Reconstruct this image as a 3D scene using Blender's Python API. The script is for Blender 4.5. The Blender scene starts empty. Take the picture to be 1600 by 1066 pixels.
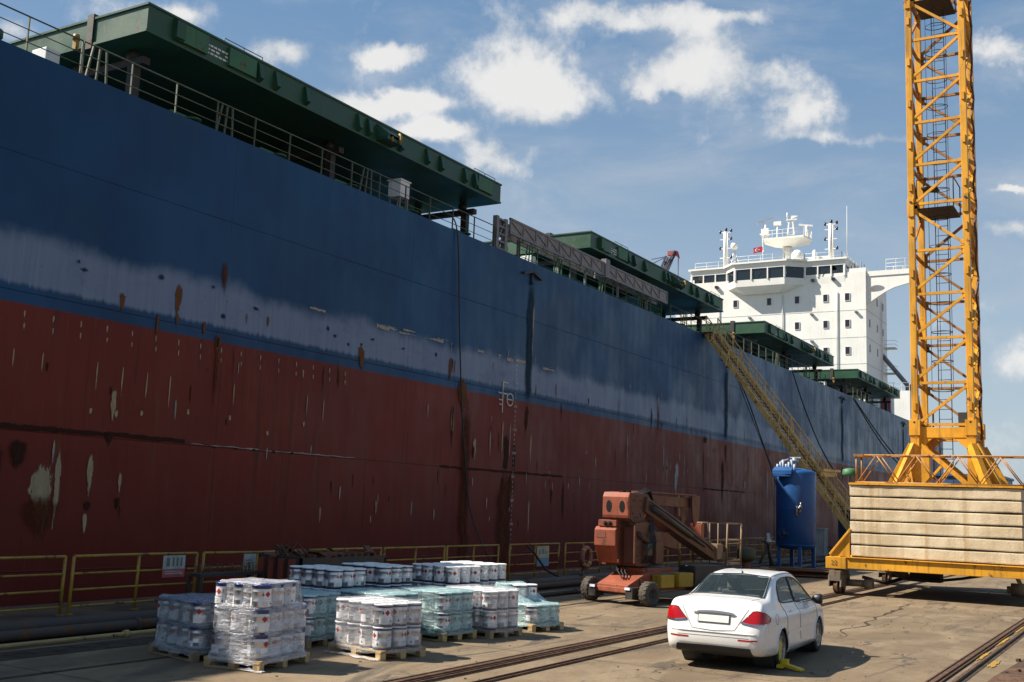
import bpy, bmesh, math, random
from math import sin, cos, pi, radians as R
from mathutils import Vector as V, Matrix as M, noise as mnoise
from mathutils.bvhtree import BVHTree
random.seed(7)
rnd = random.uniform
SC = bpy.context.scene
COL = SC.collection
Z = V((0, 0, 1))

# ------------------------------------------------------------------ mesh builder
class MB:
    def __init__(s):
        s.v = []; s.f = []; s.m = []; s.sm = []
    def add(s, vs, fs, mi=0, sm=False):
        o = len(s.v)
        s.v += [V(p) for p in vs]
        for f in fs:
            s.f.append([i + o for i in f]); s.m.append(mi); s.sm.append(sm)
        return s
    def box(s, c, d, mi=0, rot=None):
        x, y, z = [k / 2 for k in d]
        vs = [V((a, b, e)) for a in (-x, x) for b in (-y, y) for e in (-z, z)]
        if rot is not None: vs = [rot @ p for p in vs]
        c = V(c)
        return s.add([p + c for p in vs], [(0, 1, 3, 2), (4, 6, 7, 5), (0, 4, 5, 1), (2, 3, 7, 6), (0, 2, 6, 4), (1, 5, 7, 3)], mi)
    def bb(s, x0, x1, y0, y1, z0, z1, mi=0):
        return s.box(((x0 + x1) / 2, (y0 + y1) / 2, (z0 + z1) / 2), (x1 - x0, y1 - y0, z1 - z0), mi)
    def beam(s, a, b, w, h=None, mi=0, up=Z):
        a, b = V(a), V(b); h = h or w
        d = (b - a).normalized(); u = V(up)
        if abs(d.dot(u)) > .98: u = V((0, 1, 0)) if abs(d.y) < .9 else V((1, 0, 0))
        x = d.cross(u).normalized(); y = x.cross(d)
        vs = [p + x * i * w / 2 + y * j * h / 2 for p in (a, b) for i, j in ((-1, -1), (1, -1), (1, 1), (-1, 1))]
        return s.add(vs, [(3, 2, 1, 0), (4, 5, 6, 7), (0, 1, 5, 4), (1, 2, 6, 5), (2, 3, 7, 6), (3, 0, 4, 7)], mi)
    def tube(s, pts, r, n=8, mi=0, closed=False, cap=True):
        pts = [V(p) for p in pts]; k = len(pts); vs = []
        px = None
        for i, p in enumerate(pts):
            a = pts[(i - 1) % k] if (closed or i) else p
            b = pts[(i + 1) % k] if (closed or i < k - 1) else p
            d = (b - a).normalized()
            if px is None:
                u = Z if abs(d.z) < .9 else V((1, 0, 0))
                px = d.cross(u).normalized()
            x = (px - d * px.dot(d)).normalized(); y = d.cross(x); px = x
            rr = r[i] if isinstance(r, (list, tuple)) else r
            vs += [p + (x * cos(2 * pi * j / n) + y * sin(2 * pi * j / n)) * rr for j in range(n)]
        fs = []
        for i in range(k if closed else k - 1):
            for j in range(n):
                a = i * n; b = ((i + 1) % k) * n; j2 = (j + 1) % n
                fs.append((a + j, a + j2, b + j2, b + j))
        s.add(vs, fs, mi, True)
        if cap and not closed:
            o = len(s.v) - len(vs)
            s.f.append([o + j for j in range(n)][::-1]); s.f.append([o + (k - 1) * n + j for j in range(n)])
            s.m += [mi, mi]; s.sm += [False, False]
        return s
    def lathe(s, prof, n=24, mi=0, mat=None, sm=True, a0=0, a1=2 * pi):
        full = abs(a1 - a0 - 2 * pi) < 1e-6
        c = n if full else n + 1
        vs = []
        for r, h in prof:
            for j in range(c):
                t = a0 + (a1 - a0) * j / n
                vs.append(V((r * cos(t), r * sin(t), h)))
        if mat is not None: vs = [mat @ p for p in vs]
        fs = []
        for i in range(len(prof) - 1):
            for j in range(n):
                j2 = (j + 1) % c
                fs.append((i * c + j, i * c + j2, (i + 1) * c + j2, (i + 1) * c + j))
        return s.add(vs, fs, mi, sm)
    def prism(s, poly, vec, mi=0):
        poly = [V(p) for p in poly]; n = len(poly); vec = V(vec)
        vs = poly + [p + vec for p in poly]
        fs = [list(range(n))[::-1], [n + i for i in range(n)]] + [(i, (i + 1) % n, n + (i + 1) % n, n + i) for i in range(n)]
        return s.add(vs, fs, mi)
    def grid(s, P, mi=0, sm=True, flip=False, wrap=False):
        r, c = len(P), len(P[0]); vs = [p for row in P for p in row]; fs = []
        for i in range(r - 1):
            for j in range(c if wrap else c - 1):
                k = (j + 1) % c
                f = (i * c + j, i * c + k, (i + 1) * c + k, (i + 1) * c + j)
                fs.append(f[::-1] if flip else f)
        return s.add(vs, fs, mi, sm)
    def text(s, t, size, mat, mi=0, align='CENTER'):
        cu = bpy.data.curves.new('t', 'FONT'); cu.body = t; cu.size = size; cu.align_x = align; cu.resolution_u = 2
        ob = bpy.data.objects.new('t', cu); COL.objects.link(ob)
        me = bpy.data.meshes.new_from_object(ob.evaluated_get(bpy.context.evaluated_depsgraph_get()))
        s.add([mat @ v.co for v in me.vertices], [list(p.vertices) for p in me.polygons], mi)
        bpy.data.objects.remove(ob); bpy.data.curves.remove(cu); bpy.data.meshes.remove(me)
        return s
    def build(s, name, mats, parent=None, bevel=0, base=None, solid=False, normals=True):
        me = bpy.data.meshes.new(name)
        off = V((0, 0, 0))
        if base is not None: off = V(base)
        elif parent is not None and not parent.get('_local'): off = V(parent.get('_base', (0, 0, 0)))
        me.from_pydata([p - off for p in s.v], [], s.f)
        for m in (mats if isinstance(mats, (list, tuple)) else [mats]): me.materials.append(m)
        me.polygons.foreach_set('material_index', s.m)
        me.polygons.foreach_set('use_smooth', s.sm)
        if normals or bevel:
            bm = bmesh.new(); bm.from_mesh(me)
            if bevel:
                bmesh.ops.remove_doubles(bm, verts=bm.verts, dist=1e-5)
            if normals: bmesh.ops.recalc_face_normals(bm, faces=bm.faces)
            if bevel:
                es = [e for e in bm.edges if len(e.link_faces) == 2 and e.calc_face_angle(0) > .6]
                bmesh.ops.bevel(bm, geom=es, offset=bevel, segments=2, affect='EDGES', profile=.6, clamp_overlap=True)
            bm.to_mesh(me); bm.free()
        me.update()
        o = bpy.data.objects.new(name, me); COL.objects.link(o)
        if base is not None: o.location = off
        if parent is not None: o.parent = parent
        return o

def tag(o, label=None, cat=None, group=None, kind=None):
    if label: o['label'] = label
    if cat: o['category'] = cat
    if group: o['group'] = group
    if kind: o['kind'] = kind
    return o
def thing(name, base, label, cat, group=None, rz=0, local=False):
    """Empty at the thing's base; with local=True its parts are built in local coordinates, else in world coordinates."""
    o = bpy.data.objects.new(name, None); COL.objects.link(o)
    o.location = base; o.rotation_euler = (0, 0, rz); o.empty_display_size = .2
    o['_base'] = tuple(base)
    if local: o['_local'] = 1
    return tag(o, label, cat, group)
def sub(o):
    """lets a part parent sub-parts built in the same coordinates as the part"""
    p = o.parent
    if p is not None:
        if p.get('_local'): o['_local'] = 1
        o['_base'] = tuple(p.get('_base', (0, 0, 0)))
    return o
KIDS = {}
def copy_tree(o, parent=None):
    c = o.copy(); COL.objects.link(c); c.parent = parent
    for ch in list(o.children): copy_tree(ch, c)
    return c

# ------------------------------------------------------------------ node helper
class N:
    def __init__(s, tree): s.t = tree
    def put(s, sock, v):
        if v is None: return
        if hasattr(v, 'is_output'): s.t.links.new(v, sock)
        elif isinstance(v, (tuple, list)):
            v = tuple(v)
            if sock.type == 'RGBA' and len(v) == 3: v = v + (1,)
            sock.default_value = v
        else:
            sock.default_value = (v, v, v, 1) if sock.type == 'RGBA' else v
    def node(s, typ, out=0, ins=None, **props):
        n = s.t.nodes.new(typ)
        for k, v in props.items(): setattr(n, k, v)
        for k, v in (ins or {}).items(): s.put(n.inputs[k], v)
        return n.outputs[out] if out is not None else n
    def m(s, op, a, b=0.0, c=0.0, clamp=False):
        return s.node('ShaderNodeMath', 0, {0: a, 1: b, 2: c}, operation=op, use_clamp=clamp)
    def vm(s, op, a, b=(0, 0, 0)):
        return s.node('ShaderNodeVectorMath', 0, {0: a, 1: b}, operation=op)
    def noise(s, vec, scale, detail=4, rough=.55, dist=0, out=0):
        return s.node('ShaderNodeTexNoise', out, {'Vector': vec, 'Scale': scale, 'Detail': detail, 'Roughness': rough, 'Distortion': dist})
    def mix(s, f, a, b, mode='MIX'):
        n = s.t.nodes.new('ShaderNodeMix'); n.data_type = 'RGBA'; n.blend_type = mode
        s.put(n.inputs[0], f); s.put(n.inputs[6], a); s.put(n.inputs[7], b)
        return n.outputs[2]
    def ss(s, x, lo, hi, a=0.0, b=1.0):
        n = s.t.nodes.new('ShaderNodeMapRange'); n.interpolation_type = 'SMOOTHSTEP'; n.clamp = True
        for k, v in ((0, x), (1, lo), (2, hi), (3, a), (4, b)): s.put(n.inputs[k], v)
        return n.outputs[0]
    def sep(s, v):
        n = s.t.nodes.new('ShaderNodeSeparateXYZ'); s.put(n.inputs[0], v); return n.outputs
    def comb(s, x, y, z): return s.node('ShaderNodeCombineXYZ', 0, {0: x, 1: y, 2: z})
    def scale(s, v, k): return s.vm('MULTIPLY', v, k)
    def bump(s, h, dist, strength=1.0):
        return s.node('ShaderNodeBump', 0, {'Height': h, 'Distance': dist, 'Strength': strength})
def newmat(name):
    m = bpy.data.materials.new(name); m.use_nodes = True
    t = m.node_tree; t.nodes.clear()
    n = N(t); out = t.nodes.new('ShaderNodeOutputMaterial'); b = t.nodes.new('ShaderNodeBsdfPrincipled')
    t.links.new(b.outputs[0], out.inputs[0])
    return m, n, b, out
def pset(n, b, **k):
    for key, v in k.items():
        nm = {'col': 'Base Color', 'rough': 'Roughness', 'metal': 'Metallic', 'nor': 'Normal', 'spec': 'Specular IOR Level', 'trans': 'Transmission Weight',
              'alpha': 'Alpha', 'coat': 'Coat Weight', 'ior': 'IOR', 'emit': 'Emission Color', 'es': 'Emission Strength', 'sub': 'Subsurface Weight', 'crough': 'Coat Roughness'}[key]
        n.put(b.inputs[nm], v)
def dk(c, k): return tuple(x * k for x in c)
def paint(name, col, rough=.5, metal=0.0, var=.3, scale=1.5, rust=0.0, rustcol=(.12, .045, .018), streak=0.0, bump=.002, dirt=(.06, .045, .03), coat=0.0, world=False):
    """painted or bare metal / plastic with uneven tone, vertical run-down dirt and rust blotches"""
    m, n, b, o = newmat(name)
    p = n.node('ShaderNodeNewGeometry', 0) if world else n.node('ShaderNodeTexCoord', 3)
    r = n.node('ShaderNodeObjectInfo', 5)
    p = n.vm('ADD', p, n.comb(n.m('MULTIPLY', r, 37.0), n.m('MULTIPLY', r, 11.0), 0.0))
    a = n.noise(p, scale, 5, .6)
    c = n.mix(n.ss(a, .25, .75), dk(col, 1 - var), dk(col, 1 + var * .5))
    rg = n.ss(a, .3, .7, rough - .08, rough + .1)
    if streak:
        q = n.noise(n.scale(p, (5.5, 5.5, .45)), 1.6, 4, .6)
        c = n.mix(n.m('MULTIPLY', n.ss(q, .5, .72), streak), c, dirt)
    if rust:
        q = n.noise(n.scale(p, (1.0, 1.0, .6)), 3.2, 7, .68)
        k = n.ss(q, .66 - rust * .22, .7 - rust * .18)
        c = n.mix(k, c, n.mix(n.noise(p, 14, 3), dk(rustcol, .5), dk(rustcol, 1.5)))
        rg = n.m('ADD', rg, n.m('MULTIPLY', k, .25), clamp=True)
    h = n.noise(p, 9, 5, .6)
    pset(n, b, col=c, rough=rg, metal=metal, nor=n.bump(h, bump), coat=coat)
    return m
# ------------------------------------------------------------------ materials
YEL = paint('safety_yellow', (.34, .20, .02), .55, rust=.45, streak=.35, scale=2)
CRY = paint('crane_yellow', (.68, .315, .011), .55, var=.28, rust=.24, streak=.45, scale=.8, world=True)
CRD = paint('crane_rust_shade_yellow', (.36, .165, .04), .55, rust=.5, streak=.4, world=True)
GRN = paint('hatch_green', (.017, .074, .034), .45, var=.3, rust=.2, streak=.45, scale=.5, world=True)
GRD = paint('deck_green', (.035, .14, .06), .55, var=.3, rust=.35, streak=.4, scale=.7, world=True)
RAILM = paint('ship_rail_paint', (.085, .10, .055), .55, rust=.3, world=True)
DARK = paint('dark_greasy_steel', (.035, .03, .026), .6, rust=.4, bump=.004)
STEEL = paint('bare_steel', (.35, .34, .33), .38, .85, rust=.1)
GREY = paint('grey_steel_paint', (.20, .19, .19), .55, rust=.3, streak=.5, world=True)
WHT = paint('ship_white', (.80, .785, .73), .45, var=.06, streak=.2, scale=.4, dirt=(.45, .36, .24), world=True)
WHT2 = paint('white_enamel', (.72, .71, .68), .45, var=.1, streak=.2)
BLK = paint('black_rubber', (.018, .018, .018), .75, bump=.003)
PLAS = paint('black_plastic', (.02, .02, .022), .5, bump=.0006)
ORR = paint('lift_orange_paint', (.285, .066, .028), .6, var=.3, rust=.4, streak=.35, scale=1.6)
BRN = paint('rusty_brown_steel', (.115, .034, .017), .6, rust=.5, streak=.3, scale=1.6)
BLU = paint('tank_blue_paint', (.009, .074, .235), .4, var=.2, rust=.12, streak=.25, scale=1.2)
NAVY = paint('navy_container_paint', (.01, .03, .09), .5, rust=.2, streak=.3)
RUS = paint('rust', (.13, .05, .022), .8, var=.5, scale=5, bump=.004)
WOOD = paint('pallet_wood', (.46, .31, .14), .75, var=.4, scale=5, streak=.2, dirt=(.16, .10, .05), bump=.003)
WOODG = paint('weathered_pallet_wood', (.30, .22, .13), .8, var=.4, scale=5, streak=.3, dirt=(.1, .07, .05), bump=.003)
ROPE = paint('black_hose_rubber', (.02, .02, .022), .6)
REDP = paint('red_flag_cloth', (.32, .008, .03), .8, var=.1)
GLS, n, b, o = newmat('dark_ship_glass'); pset(n, b, col=(.012, .02, .028), rough=.06, spec=.7)
DGL, n, b, o = newmat('window_dark'); pset(n, b, col=(.03, .02, .035), rough=.15)

def concrete():
    m, n, b, o = newmat('quay_concrete')
    p = n.node('ShaderNodeNewGeometry', 0)
    big = n.noise(n.scale(p, (1.0, .45, 1.0)), .16, 5, .6)
    mid = n.noise(n.scale(p, (1.0, .6, 1.0)), .9, 6, .65, .6)
    fine = n.noise(p, 7.0, 6, .7)
    grit = n.noise(p, 55.0, 3, .6)
    c = n.mix(n.ss(big, .3, .7), (.092, .061, .034), (.185, .127, .070))
    c = n.mix(n.ss(mid, .40, .70, 0, .75), c, (.24, .178, .11))
    c = n.mix(n.ss(fine, .45, .75, 0, .55), c, (.10, .074, .05))
    # oil, tyre and soot marks pulled along the quay
    oil = n.noise(n.scale(p, (1.5, .32, 1)), .75, 7, .74, 1.2)
    c = n.mix(n.ss(oil, .52, .64, 0, .88), c, (.055, .042, .032))
    oil2 = n.noise(n.scale(p, (3.0, 1.1, 1)), 1.3, 5, .7, .5)
    c = n.mix(n.ss(oil2, .57, .68, 0, .75), c, (.075, .055, .04))
    # hairline cracks
    vo = n.node('ShaderNodeTexVoronoi', 0, {'Vector': n.vm('ADD', p, n.scale(n.noise(p, 1.5, 4, .6, out=1), (.9, .9, 0))), 'Scale': .33}, feature='DISTANCE_TO_EDGE')
    cr = n.ss(vo, .0, .02, 1, 0)
    crm = n.m('MULTIPLY', cr, n.ss(n.noise(p, .4, 2), .5, .6))
    c = n.mix(n.m('MULTIPLY', crm, .95), c, (.045, .035, .025))
    c = n.mix(n.ss(grit, .35, .75, .0, .3), c, (.33, .27, .19))
    sx = n.sep(p)
    # concrete casting joints every 6 m across the quay
    j = n.m('ABSOLUTE', n.m('SUBTRACT', n.m('FRACT', n.m('DIVIDE', n.m('ADD', sx[1], n.m('MULTIPLY', fine, .06)), 6.4)), .5))
    jm = n.m('MULTIPLY', n.ss(j, .0, .005, 1, 0), n.ss(mid, .2, .4))
    c = n.mix(n.m('MULTIPLY', jm, .95), c, (.06, .045, .03))
    h = n.m('ADD', n.m('MULTIPLY', fine, .6), n.m('MULTIPLY', grit, .35))
    h = n.m('SUBTRACT', h, n.m('ADD', crm, jm))
    pset(n, b, col=c, rough=n.ss(oil, .5, .7, .9, .6), nor=n.bump(h, .012), spec=.3)
    return m
CONC = concrete()
def dirtmat(name, a, bcol, sc=2.0):
    m, n, b, o = newmat(name)
    p = n.node('ShaderNodeNewGeometry', 0)
    f = n.noise(p, sc, 7, .7); g = n.noise(p, sc * 9, 4, .7)
    c = n.mix(n.ss(f, .35, .65), a, bcol); c = n.mix(n.ss(g, .5, .8, 0, .5), c, dk(a, .4))
    pset(n, b, col=c, rough=.9, nor=n.bump(n.m('ADD', f, n.m('MULTIPLY', g, .5)), .04), spec=.2)
    return m
DIRT = dirtmat('rusty_dirt', (.16, .085, .05), (.05, .035, .026))
SOIL = dirtmat('oily_dirt', (.032, .024, .018), (.085, .06, .04), 3)
RAILS = paint('rail_steel', (.13, .07, .04), .5, .4, var=.5, scale=6, rust=.4, world=True)
COPE = dirtmat('coping_concrete', (.15, .09, .055), (.07, .045, .03), 1.2)
WALLM = dirtmat('dock_wall_concrete', (.14, .11, .08), (.06, .05, .04), .5)

def hullmat():
    m, n, b, o = newmat('hull_paint')
    p = n.node('ShaderNodeNewGeometry', 0); s = n.sep(p); y, z = s[1], s[2]
    big = n.noise(p, .12, 4, .6); mid = n.noise(n.scale(p, (1, .7, .5)), .7, 6, .65); fine = n.noise(p, 5, 5, .7)
    st = n.noise(n.comb(0, n.m('MULTIPLY', y, 2.6), n.m('MULTIPLY', z, .16)), 1.0, 6, .65)       # runs down the plates
    st2 = n.noise(n.comb(3.3, n.m('MULTIPLY', y, 7.0), n.m('MULTIPLY', z, .35)), 1.0, 4, .6)
    blue = n.mix(n.ss(big, .3, .7), (.0022, .036, .098), (.0036, .062, .155))
    blue = n.mix(n.ss(mid, .55, .75, 0, .55), blue, (.024, .030, .11))
    blue = n.mix(n.ss(st, .58, .76, 0, .14), blue, (.07, .09, .13))
    blue = n.mix(n.ss(fine, .62, .8, 0, .5), blue, (.006, .03, .075))
    blue = n.mix(n.m('MULTIPLY', n.ss(y, 60, 125, 0, .6), n.ss(st, .3, .65)), blue, (.10, .14, .20))  # paler towards the stern: scratches and grazing sky reflection put into the blue
    zj = n.m('ADD', z, n.m('MULTIPLY', n.m('SUBTRACT', mid, .5), 1.2))
    zj2 = n.m('ADD', z, n.m('MULTIPLY', n.m('SUBTRACT', st2, .5), .25))
    band = n.m('MULTIPLY', n.ss(zj2, 7.42, 7.58), n.ss(zj, 8.42, 9.0, 1, 0))
    patch = n.ss(n.noise(n.comb(0, n.m('MULTIPLY', y, .28), n.m('MULTIPLY', z, .6)), 1.0, 5, .7), .25, .5, .6, 1)
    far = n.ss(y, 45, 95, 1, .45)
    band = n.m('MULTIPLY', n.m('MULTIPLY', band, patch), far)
    scuff = n.mix(st2, (.14, .18, .265), (.25, .295, .385))
    scuff = n.mix(n.ss(fine, .6, .75, 0, .6), scuff, (.03, .06, .12))
    blue = n.mix(n.m('MULTIPLY', band, .82), blue, scuff)
    red = n.mix(n.ss(big, .3, .7), (.135, .0165, .0095), (.185, .027, .014))
    red = n.mix(n.ss(mid, .5, .75, 0, .45), red, (.19, .034, .024))
    red = n.mix(n.ss(st, .53, .70, 0, .65), red, (.060, .016, .009))
    rs = n.noise(n.comb(7.1, n.m('MULTIPLY', y, 3.4), n.m('MULTIPLY', z, .22)), 1.0, 7, .72)
    red = n.mix(n.ss(rs, .56, .67, 0, .6), red, (.15, .058, .020)); red = n.mix(n.ss(rs, .66, .73, 0, .75), red, (.03, .013, .008))
    red = n.mix(n.ss(st2, .64, .76, 0, .4), red, (.17, .07, .05))
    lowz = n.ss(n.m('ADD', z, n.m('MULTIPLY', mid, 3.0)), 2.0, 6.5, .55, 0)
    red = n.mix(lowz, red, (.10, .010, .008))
    red = n.mix(n.ss(fine, .62, .8, 0, .45), red, (.05, .012, .01))
    zz = n.m('ADD', z, n.m('MULTIPLY', n.m('SUBTRACT', fine, .5), .03))
    c = n.mix(n.ss(zz, 7.0, 7.03), red, blue)
    # welded plate seams
    fy = n.m('ABSOLUTE', n.m('SUBTRACT', n.m('FRACT', n.m('DIVIDE', y, 9.7)), .5)); sv = n.ss(fy, 0, .003, 1, 0)
    fz = n.m('ABSOLUTE', n.m('SUBTRACT', n.m('FRACT', n.m('DIVIDE', n.m('SUBTRACT', z, 2.0), 3.55)), .5)); sh = n.ss(fz, 0, .006, 1, 0)
    seam = n.m('MAXIMUM', sv, sh)
    c = n.mix(n.m('MULTIPLY', n.m('MULTIPLY', seam, .45), n.ss(mid, .35, .6)), c, (.03, .014, .014))
    fr = n.m('SINE', n.m('MULTIPLY', y, 2 * pi / .82))
    h = n.m('ADD', n.m('MULTIPLY', fr, .07), n.m('MULTIPLY', big, 3.0))
    h = n.m('ADD', h, n.m('ADD', n.m('MULTIPLY', seam, .35), n.m('MULTIPLY', fine, .12)))
    up = n.ss(zz, 7.0, 7.03); pset(n, b, col=c, rough=n.m('SUBTRACT', n.ss(mid, .3, .7, .38, .6), n.m('MULTIPLY', up, .08)), nor=n.bump(h, .035), spec=n.m('ADD', .18, n.m('MULTIPLY', up, .06)))
    return m
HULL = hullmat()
def stain(name, c, rough=.8, lo=.30, hi=.62):
    m, n, b, o = newmat(name); p = n.node('ShaderNodeNewGeometry', 0)
    f = n.noise(n.scale(p, (1, 2.0, .6)), 3, 6, .7)
    e = n.node('ShaderNodeAttribute', 2, attribute_name='edge'); g2 = n.noise(n.scale(p, (1, 5, 1.3)), 2.6, 7, .75)
    pset(n, b, col=n.mix(f, dk(c, .45), dk(c, 1.5)), rough=rough, alpha=n.ss(n.m('ADD', e, n.m('MULTIPLY', n.m('SUBTRACT', g2, .5), 1.5)), lo, hi), spec=.12); return m
ST = [stain('stain_primer', (.36, .27, .16)), stain('stain_dark_rust', (.040, .016, .009), .8, .2, .85), stain('stain_orange_rust', (.15, .06, .02)), stain('stain_chalk', (.34, .31, .27)), stain('stain_brown_run', (.095, .026, .010), .8, .0, 1.15), stain('stain_blue_touch_up', (.016, .038, .062), .8, .1, .95)]

# ------------------------------------------------------------------ setting: ground, dock, rails
def slab(name, x0, x1, y0, y1, z0, z1, mat, kind='structure', base=True):
    return tag(MB().bb(x0, x1, y0, y1, z0, z1).build(name, mat, base=((x0 + x1) / 2, (y0 + y1) / 2, z0)), kind=kind)
g = MB()
DX0, DX1, DY0, DY1 = -66.0, -18.6, -95.0, 185.0
for x0, x1, y0, y1 in ((-3000, DX0, -3000, 3000), (DX1, 3000, -3000, 3000), (DX0, DX1, -3000, DY0), (DX0, DX1, DY1, 3000)):
    g.add([(x0, y0, 0), (x1, y0, 0), (x1, y1, 0), (x0, y1, 0)], [(0, 1, 2, 3)])
tag(g.build('ground', CONC), kind='structure')
slab('dock_floor', DX0 - 1, DX1 + 1, DY0 - 1, DY1 + 1, -9.6, -9.1, WALLM)
w = MB(); w.bb(DX1, DX1 + 1.2, DY0, DY1, -9.1, -.02); w.bb(DX0 - 1.2, DX0, DY0, DY1, -9.1, -.02)
w.bb(DX0, DX1, DY0 - 1.2, DY0, -9.1, -.02); w.bb(DX0, DX1, DY1, DY1 + 1.2, -9.1, -.02)
tag(w.build('dock_wall', WALLM), kind='structure')
slab('coping', DX1, -16.15, DY0, DY1, -.05, .15, COPE)
# crane rails set flush in greasy slots
for nm, x in (('rail', -8.72), ('rail', -3.02)):
    r = MB(); r.bb(x - .035, x + .035, -60, 220, .006, .045); r.bb(x - .11, x - .085, -60, 220, .006, .03); r.bb(x + .07, x + .09, -60, 220, .006, .03)
    if x < -5: r.bb(x + .17, x + .20, -60, 220, .006, .035); r.bb(x - .19, x - .16, -60, 220, .006, .03)
    tag(r.build('rail', RAILS), kind='structure')
    tag(MB().bb(x - (.28 if x < -5 else .13), x + (.24 if x < -5 else .10), -60, 220, .002, .008).build('road_joint', SOIL), kind='structure')
tag(MB().bb(-8.02, -7.92, -60, 220, .002, .009).build('road_joint', SOIL), kind='structure')
r = MB(); r.bb(-7.925, -7.905, -60, 220, .004, .03); r.bb(-8.035, -8.015, -60, 220, .004, .03); tag(r.build('rail', RAILS), kind='structure')
r = MB(); r.bb(-2.79, -2.74, -60, 220, .004, .045); tag(r.build('rail', RAILS), kind='structure')
tag(MB().bb(-2.84, -2.66, -60, 220, .001, .006).build('road_joint', SOIL), kind='structure')
tag(MB().bb(-12.6, -12.5, -60, 60, .002, .006).build('road_joint', SOIL), kind='structure')
tag(MB().bb(-14.5, -13.8, -60, 24, .002, .007).build('road_joint', SOIL), kind='structure')
tag(MB().bb(-16.15, -15.0, -60, 90, .002, .006).build('path', SOIL), kind='structure')
# rough rusty verge beyond the right rail
dg = []
for i in range(46):
    row = []
    for j in range(26):
        x = -2.35 + j * .5; y = -2 + i * 1.4
        row.append((x + (0 if j else rnd(-.08, .12)), y, .006 + (.05 * abs(mnoise.noise(V((x * .9, y * .9, 0)))) if j else 0)))
    dg.append(row)
tag(MB().grid(dg).build('dirt_ground', DIRT), kind='structure')
rb = MB()
for i in range(170):
    x = -2.3 + abs(random.gauss(0, 1.2)); y = rnd(10, 40); q = rnd(.012, .06)
    rb.box((x, y, q * .4), (q * rnd(.8, 2), q * rnd(.8, 2), q), rot=M.Rotation(rnd(0, 6), 3, V((rnd(-1, 1), rnd(-1, 1), 1)).normalized()))
tag(rb.build('gravel', DIRT), 'loose stones and rust flakes on the rough verge beside the right crane rail', 'rubble', kind='stuff')
cr = MB()
for i in range(420):
    x = rnd(-12, -3.4); y = rnd(9, 45); q = rnd(.006, .022)
    cr.box((x, y, q * .3), (q * rnd(.8, 2), q * rnd(.8, 2), q), rot=M.Rotation(rnd(0, 6), 3, 'Z'))
tag(cr.build('grit', CONC), 'small chips of concrete scattered over the quay', 'rubble', kind='stuff')

YM = paint('worn_yellow_marking', (.34, .20, .02), .7, var=.4, scale=8, rust=.2, world=True)
for cx_, cy_, rx_, ry_ in ((-2.58, 20.6, .07, .6), (-2.88, 21.6, .04, .9), (-2.89, 24.6, .045, 1.2), (-2.9, 27.5, .04, 1.2)):
    q = MB(); pts = [(cx_ + rx_ * cos(t) * rnd(.55, 1.15), cy_ + ry_ * sin(t) * rnd(.55, 1.15), .011) for t in [2 * pi * i / 26 for i in range(26)]]
    q.add([(cx_, cy_, .011)] + pts, [(0, 1 + i, 1 + (i + 1) % 26) for i in range(26)]); tag(q.build('road_marking', YM), kind='structure')

# old patched crack wandering along the quay in front of the crane
q = MB(); P = []
for i in range(61):
    t = i / 60; x = -5.75 - .55 * t + .35 * mnoise.noise(V((t * 9, 1, 0))); y = 22.2 + 11.5 * t; w_ = (.02 + .09 * abs(mnoise.noise(V((t * 14, 5, 2))))) * (1 - abs(2 * t - 1) ** 4)
    P.append([(x - w_, y, .003), (x, y, .0035), (x + w_ * rnd(.5, 1.2), y, .003)])
q.grid(P); tag(q.build('road_joint', SOIL), kind='structure')
# ------------------------------------------------------------------ the ship
HX, DZ = -25.0, 13.55        # hull side plane, deck edge height
CX = -41.8
ship = thing('cargo_ship', (CX, 60, -9.1), 'huge bulk carrier in dry dock, blue over red hull, green hatch covers, white bridge', 'ship')
h = MB()
def hull_half(y):
    if y < -50: return 16.8 * math.sqrt(max(0, 1 - ((-50 - y) / 38.0) ** 2)) * .985 + .1
    if y > 150: return 16.8 - (y - 150) ** 2 / 130
    return 16.8
ys = [-88 + i * 2.4 for i in range(16)] + [-50 + i * 10 for i in range(20)] + [150 + i * 3 for i in range(7)]
ys = sorted(set(ys)); rows = []
for y in ys:
    k = hull_half(y)
    rows.append([(CX + k * q, y, z) for q, z in ((0, -9.1), (.93, -9.1), (.985, -8.6), (1, -7.6), (1, 0), (1, 7.0), (1, DZ), (1, DZ + .06), (.985, DZ + .06), (.985, DZ - .02), (0, DZ - .02))])
h.grid(rows, 0, sm=False)
h.grid([[(2 * CX - x, y, z) for x, y, z in r] for r in rows], 0, sm=False)
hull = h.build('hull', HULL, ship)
# rust, primer scars and runs
s = MB(); EDG = []; CNT = [0]
def off(k):
    CNT[0] += 1; return .006 + .001 * k + .00047 * (CNT[0] % 61)
def streak(y, z1, z0, w, k, ragged=.35, x=HX):
    xo = off(k); n = max(5, int(abs(z1 - z0) / .16)); P = []; cols = ((-.62, 0), (-.38, .55), (0, 1), (.38, .55), (.62, 0)); ph = rnd(0, 99)
    for i in range(n + 1):
        t = i / n; ww = w * ((.45 + .55 * sin(pi * min(1, t * 1.15 + .12))) if ragged > .13 else .85) * rnd(1 - ragged * .5, 1 + ragged * .5)
        yo = y + w * .35 * mnoise.noise(V((ph, t * abs(z1 - z0) * .9, 0))); z = z1 + (z0 - z1) * t
        e = min(1, t * 5, (1 - t) * (2.2 if ragged > .13 else 9))
        P.append([(x + xo, yo + c * ww * 1.25, z) for c, _ in cols]); EDG.extend(v * e for _, v in cols)
    s.grid(P, k, sm=False)
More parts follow.
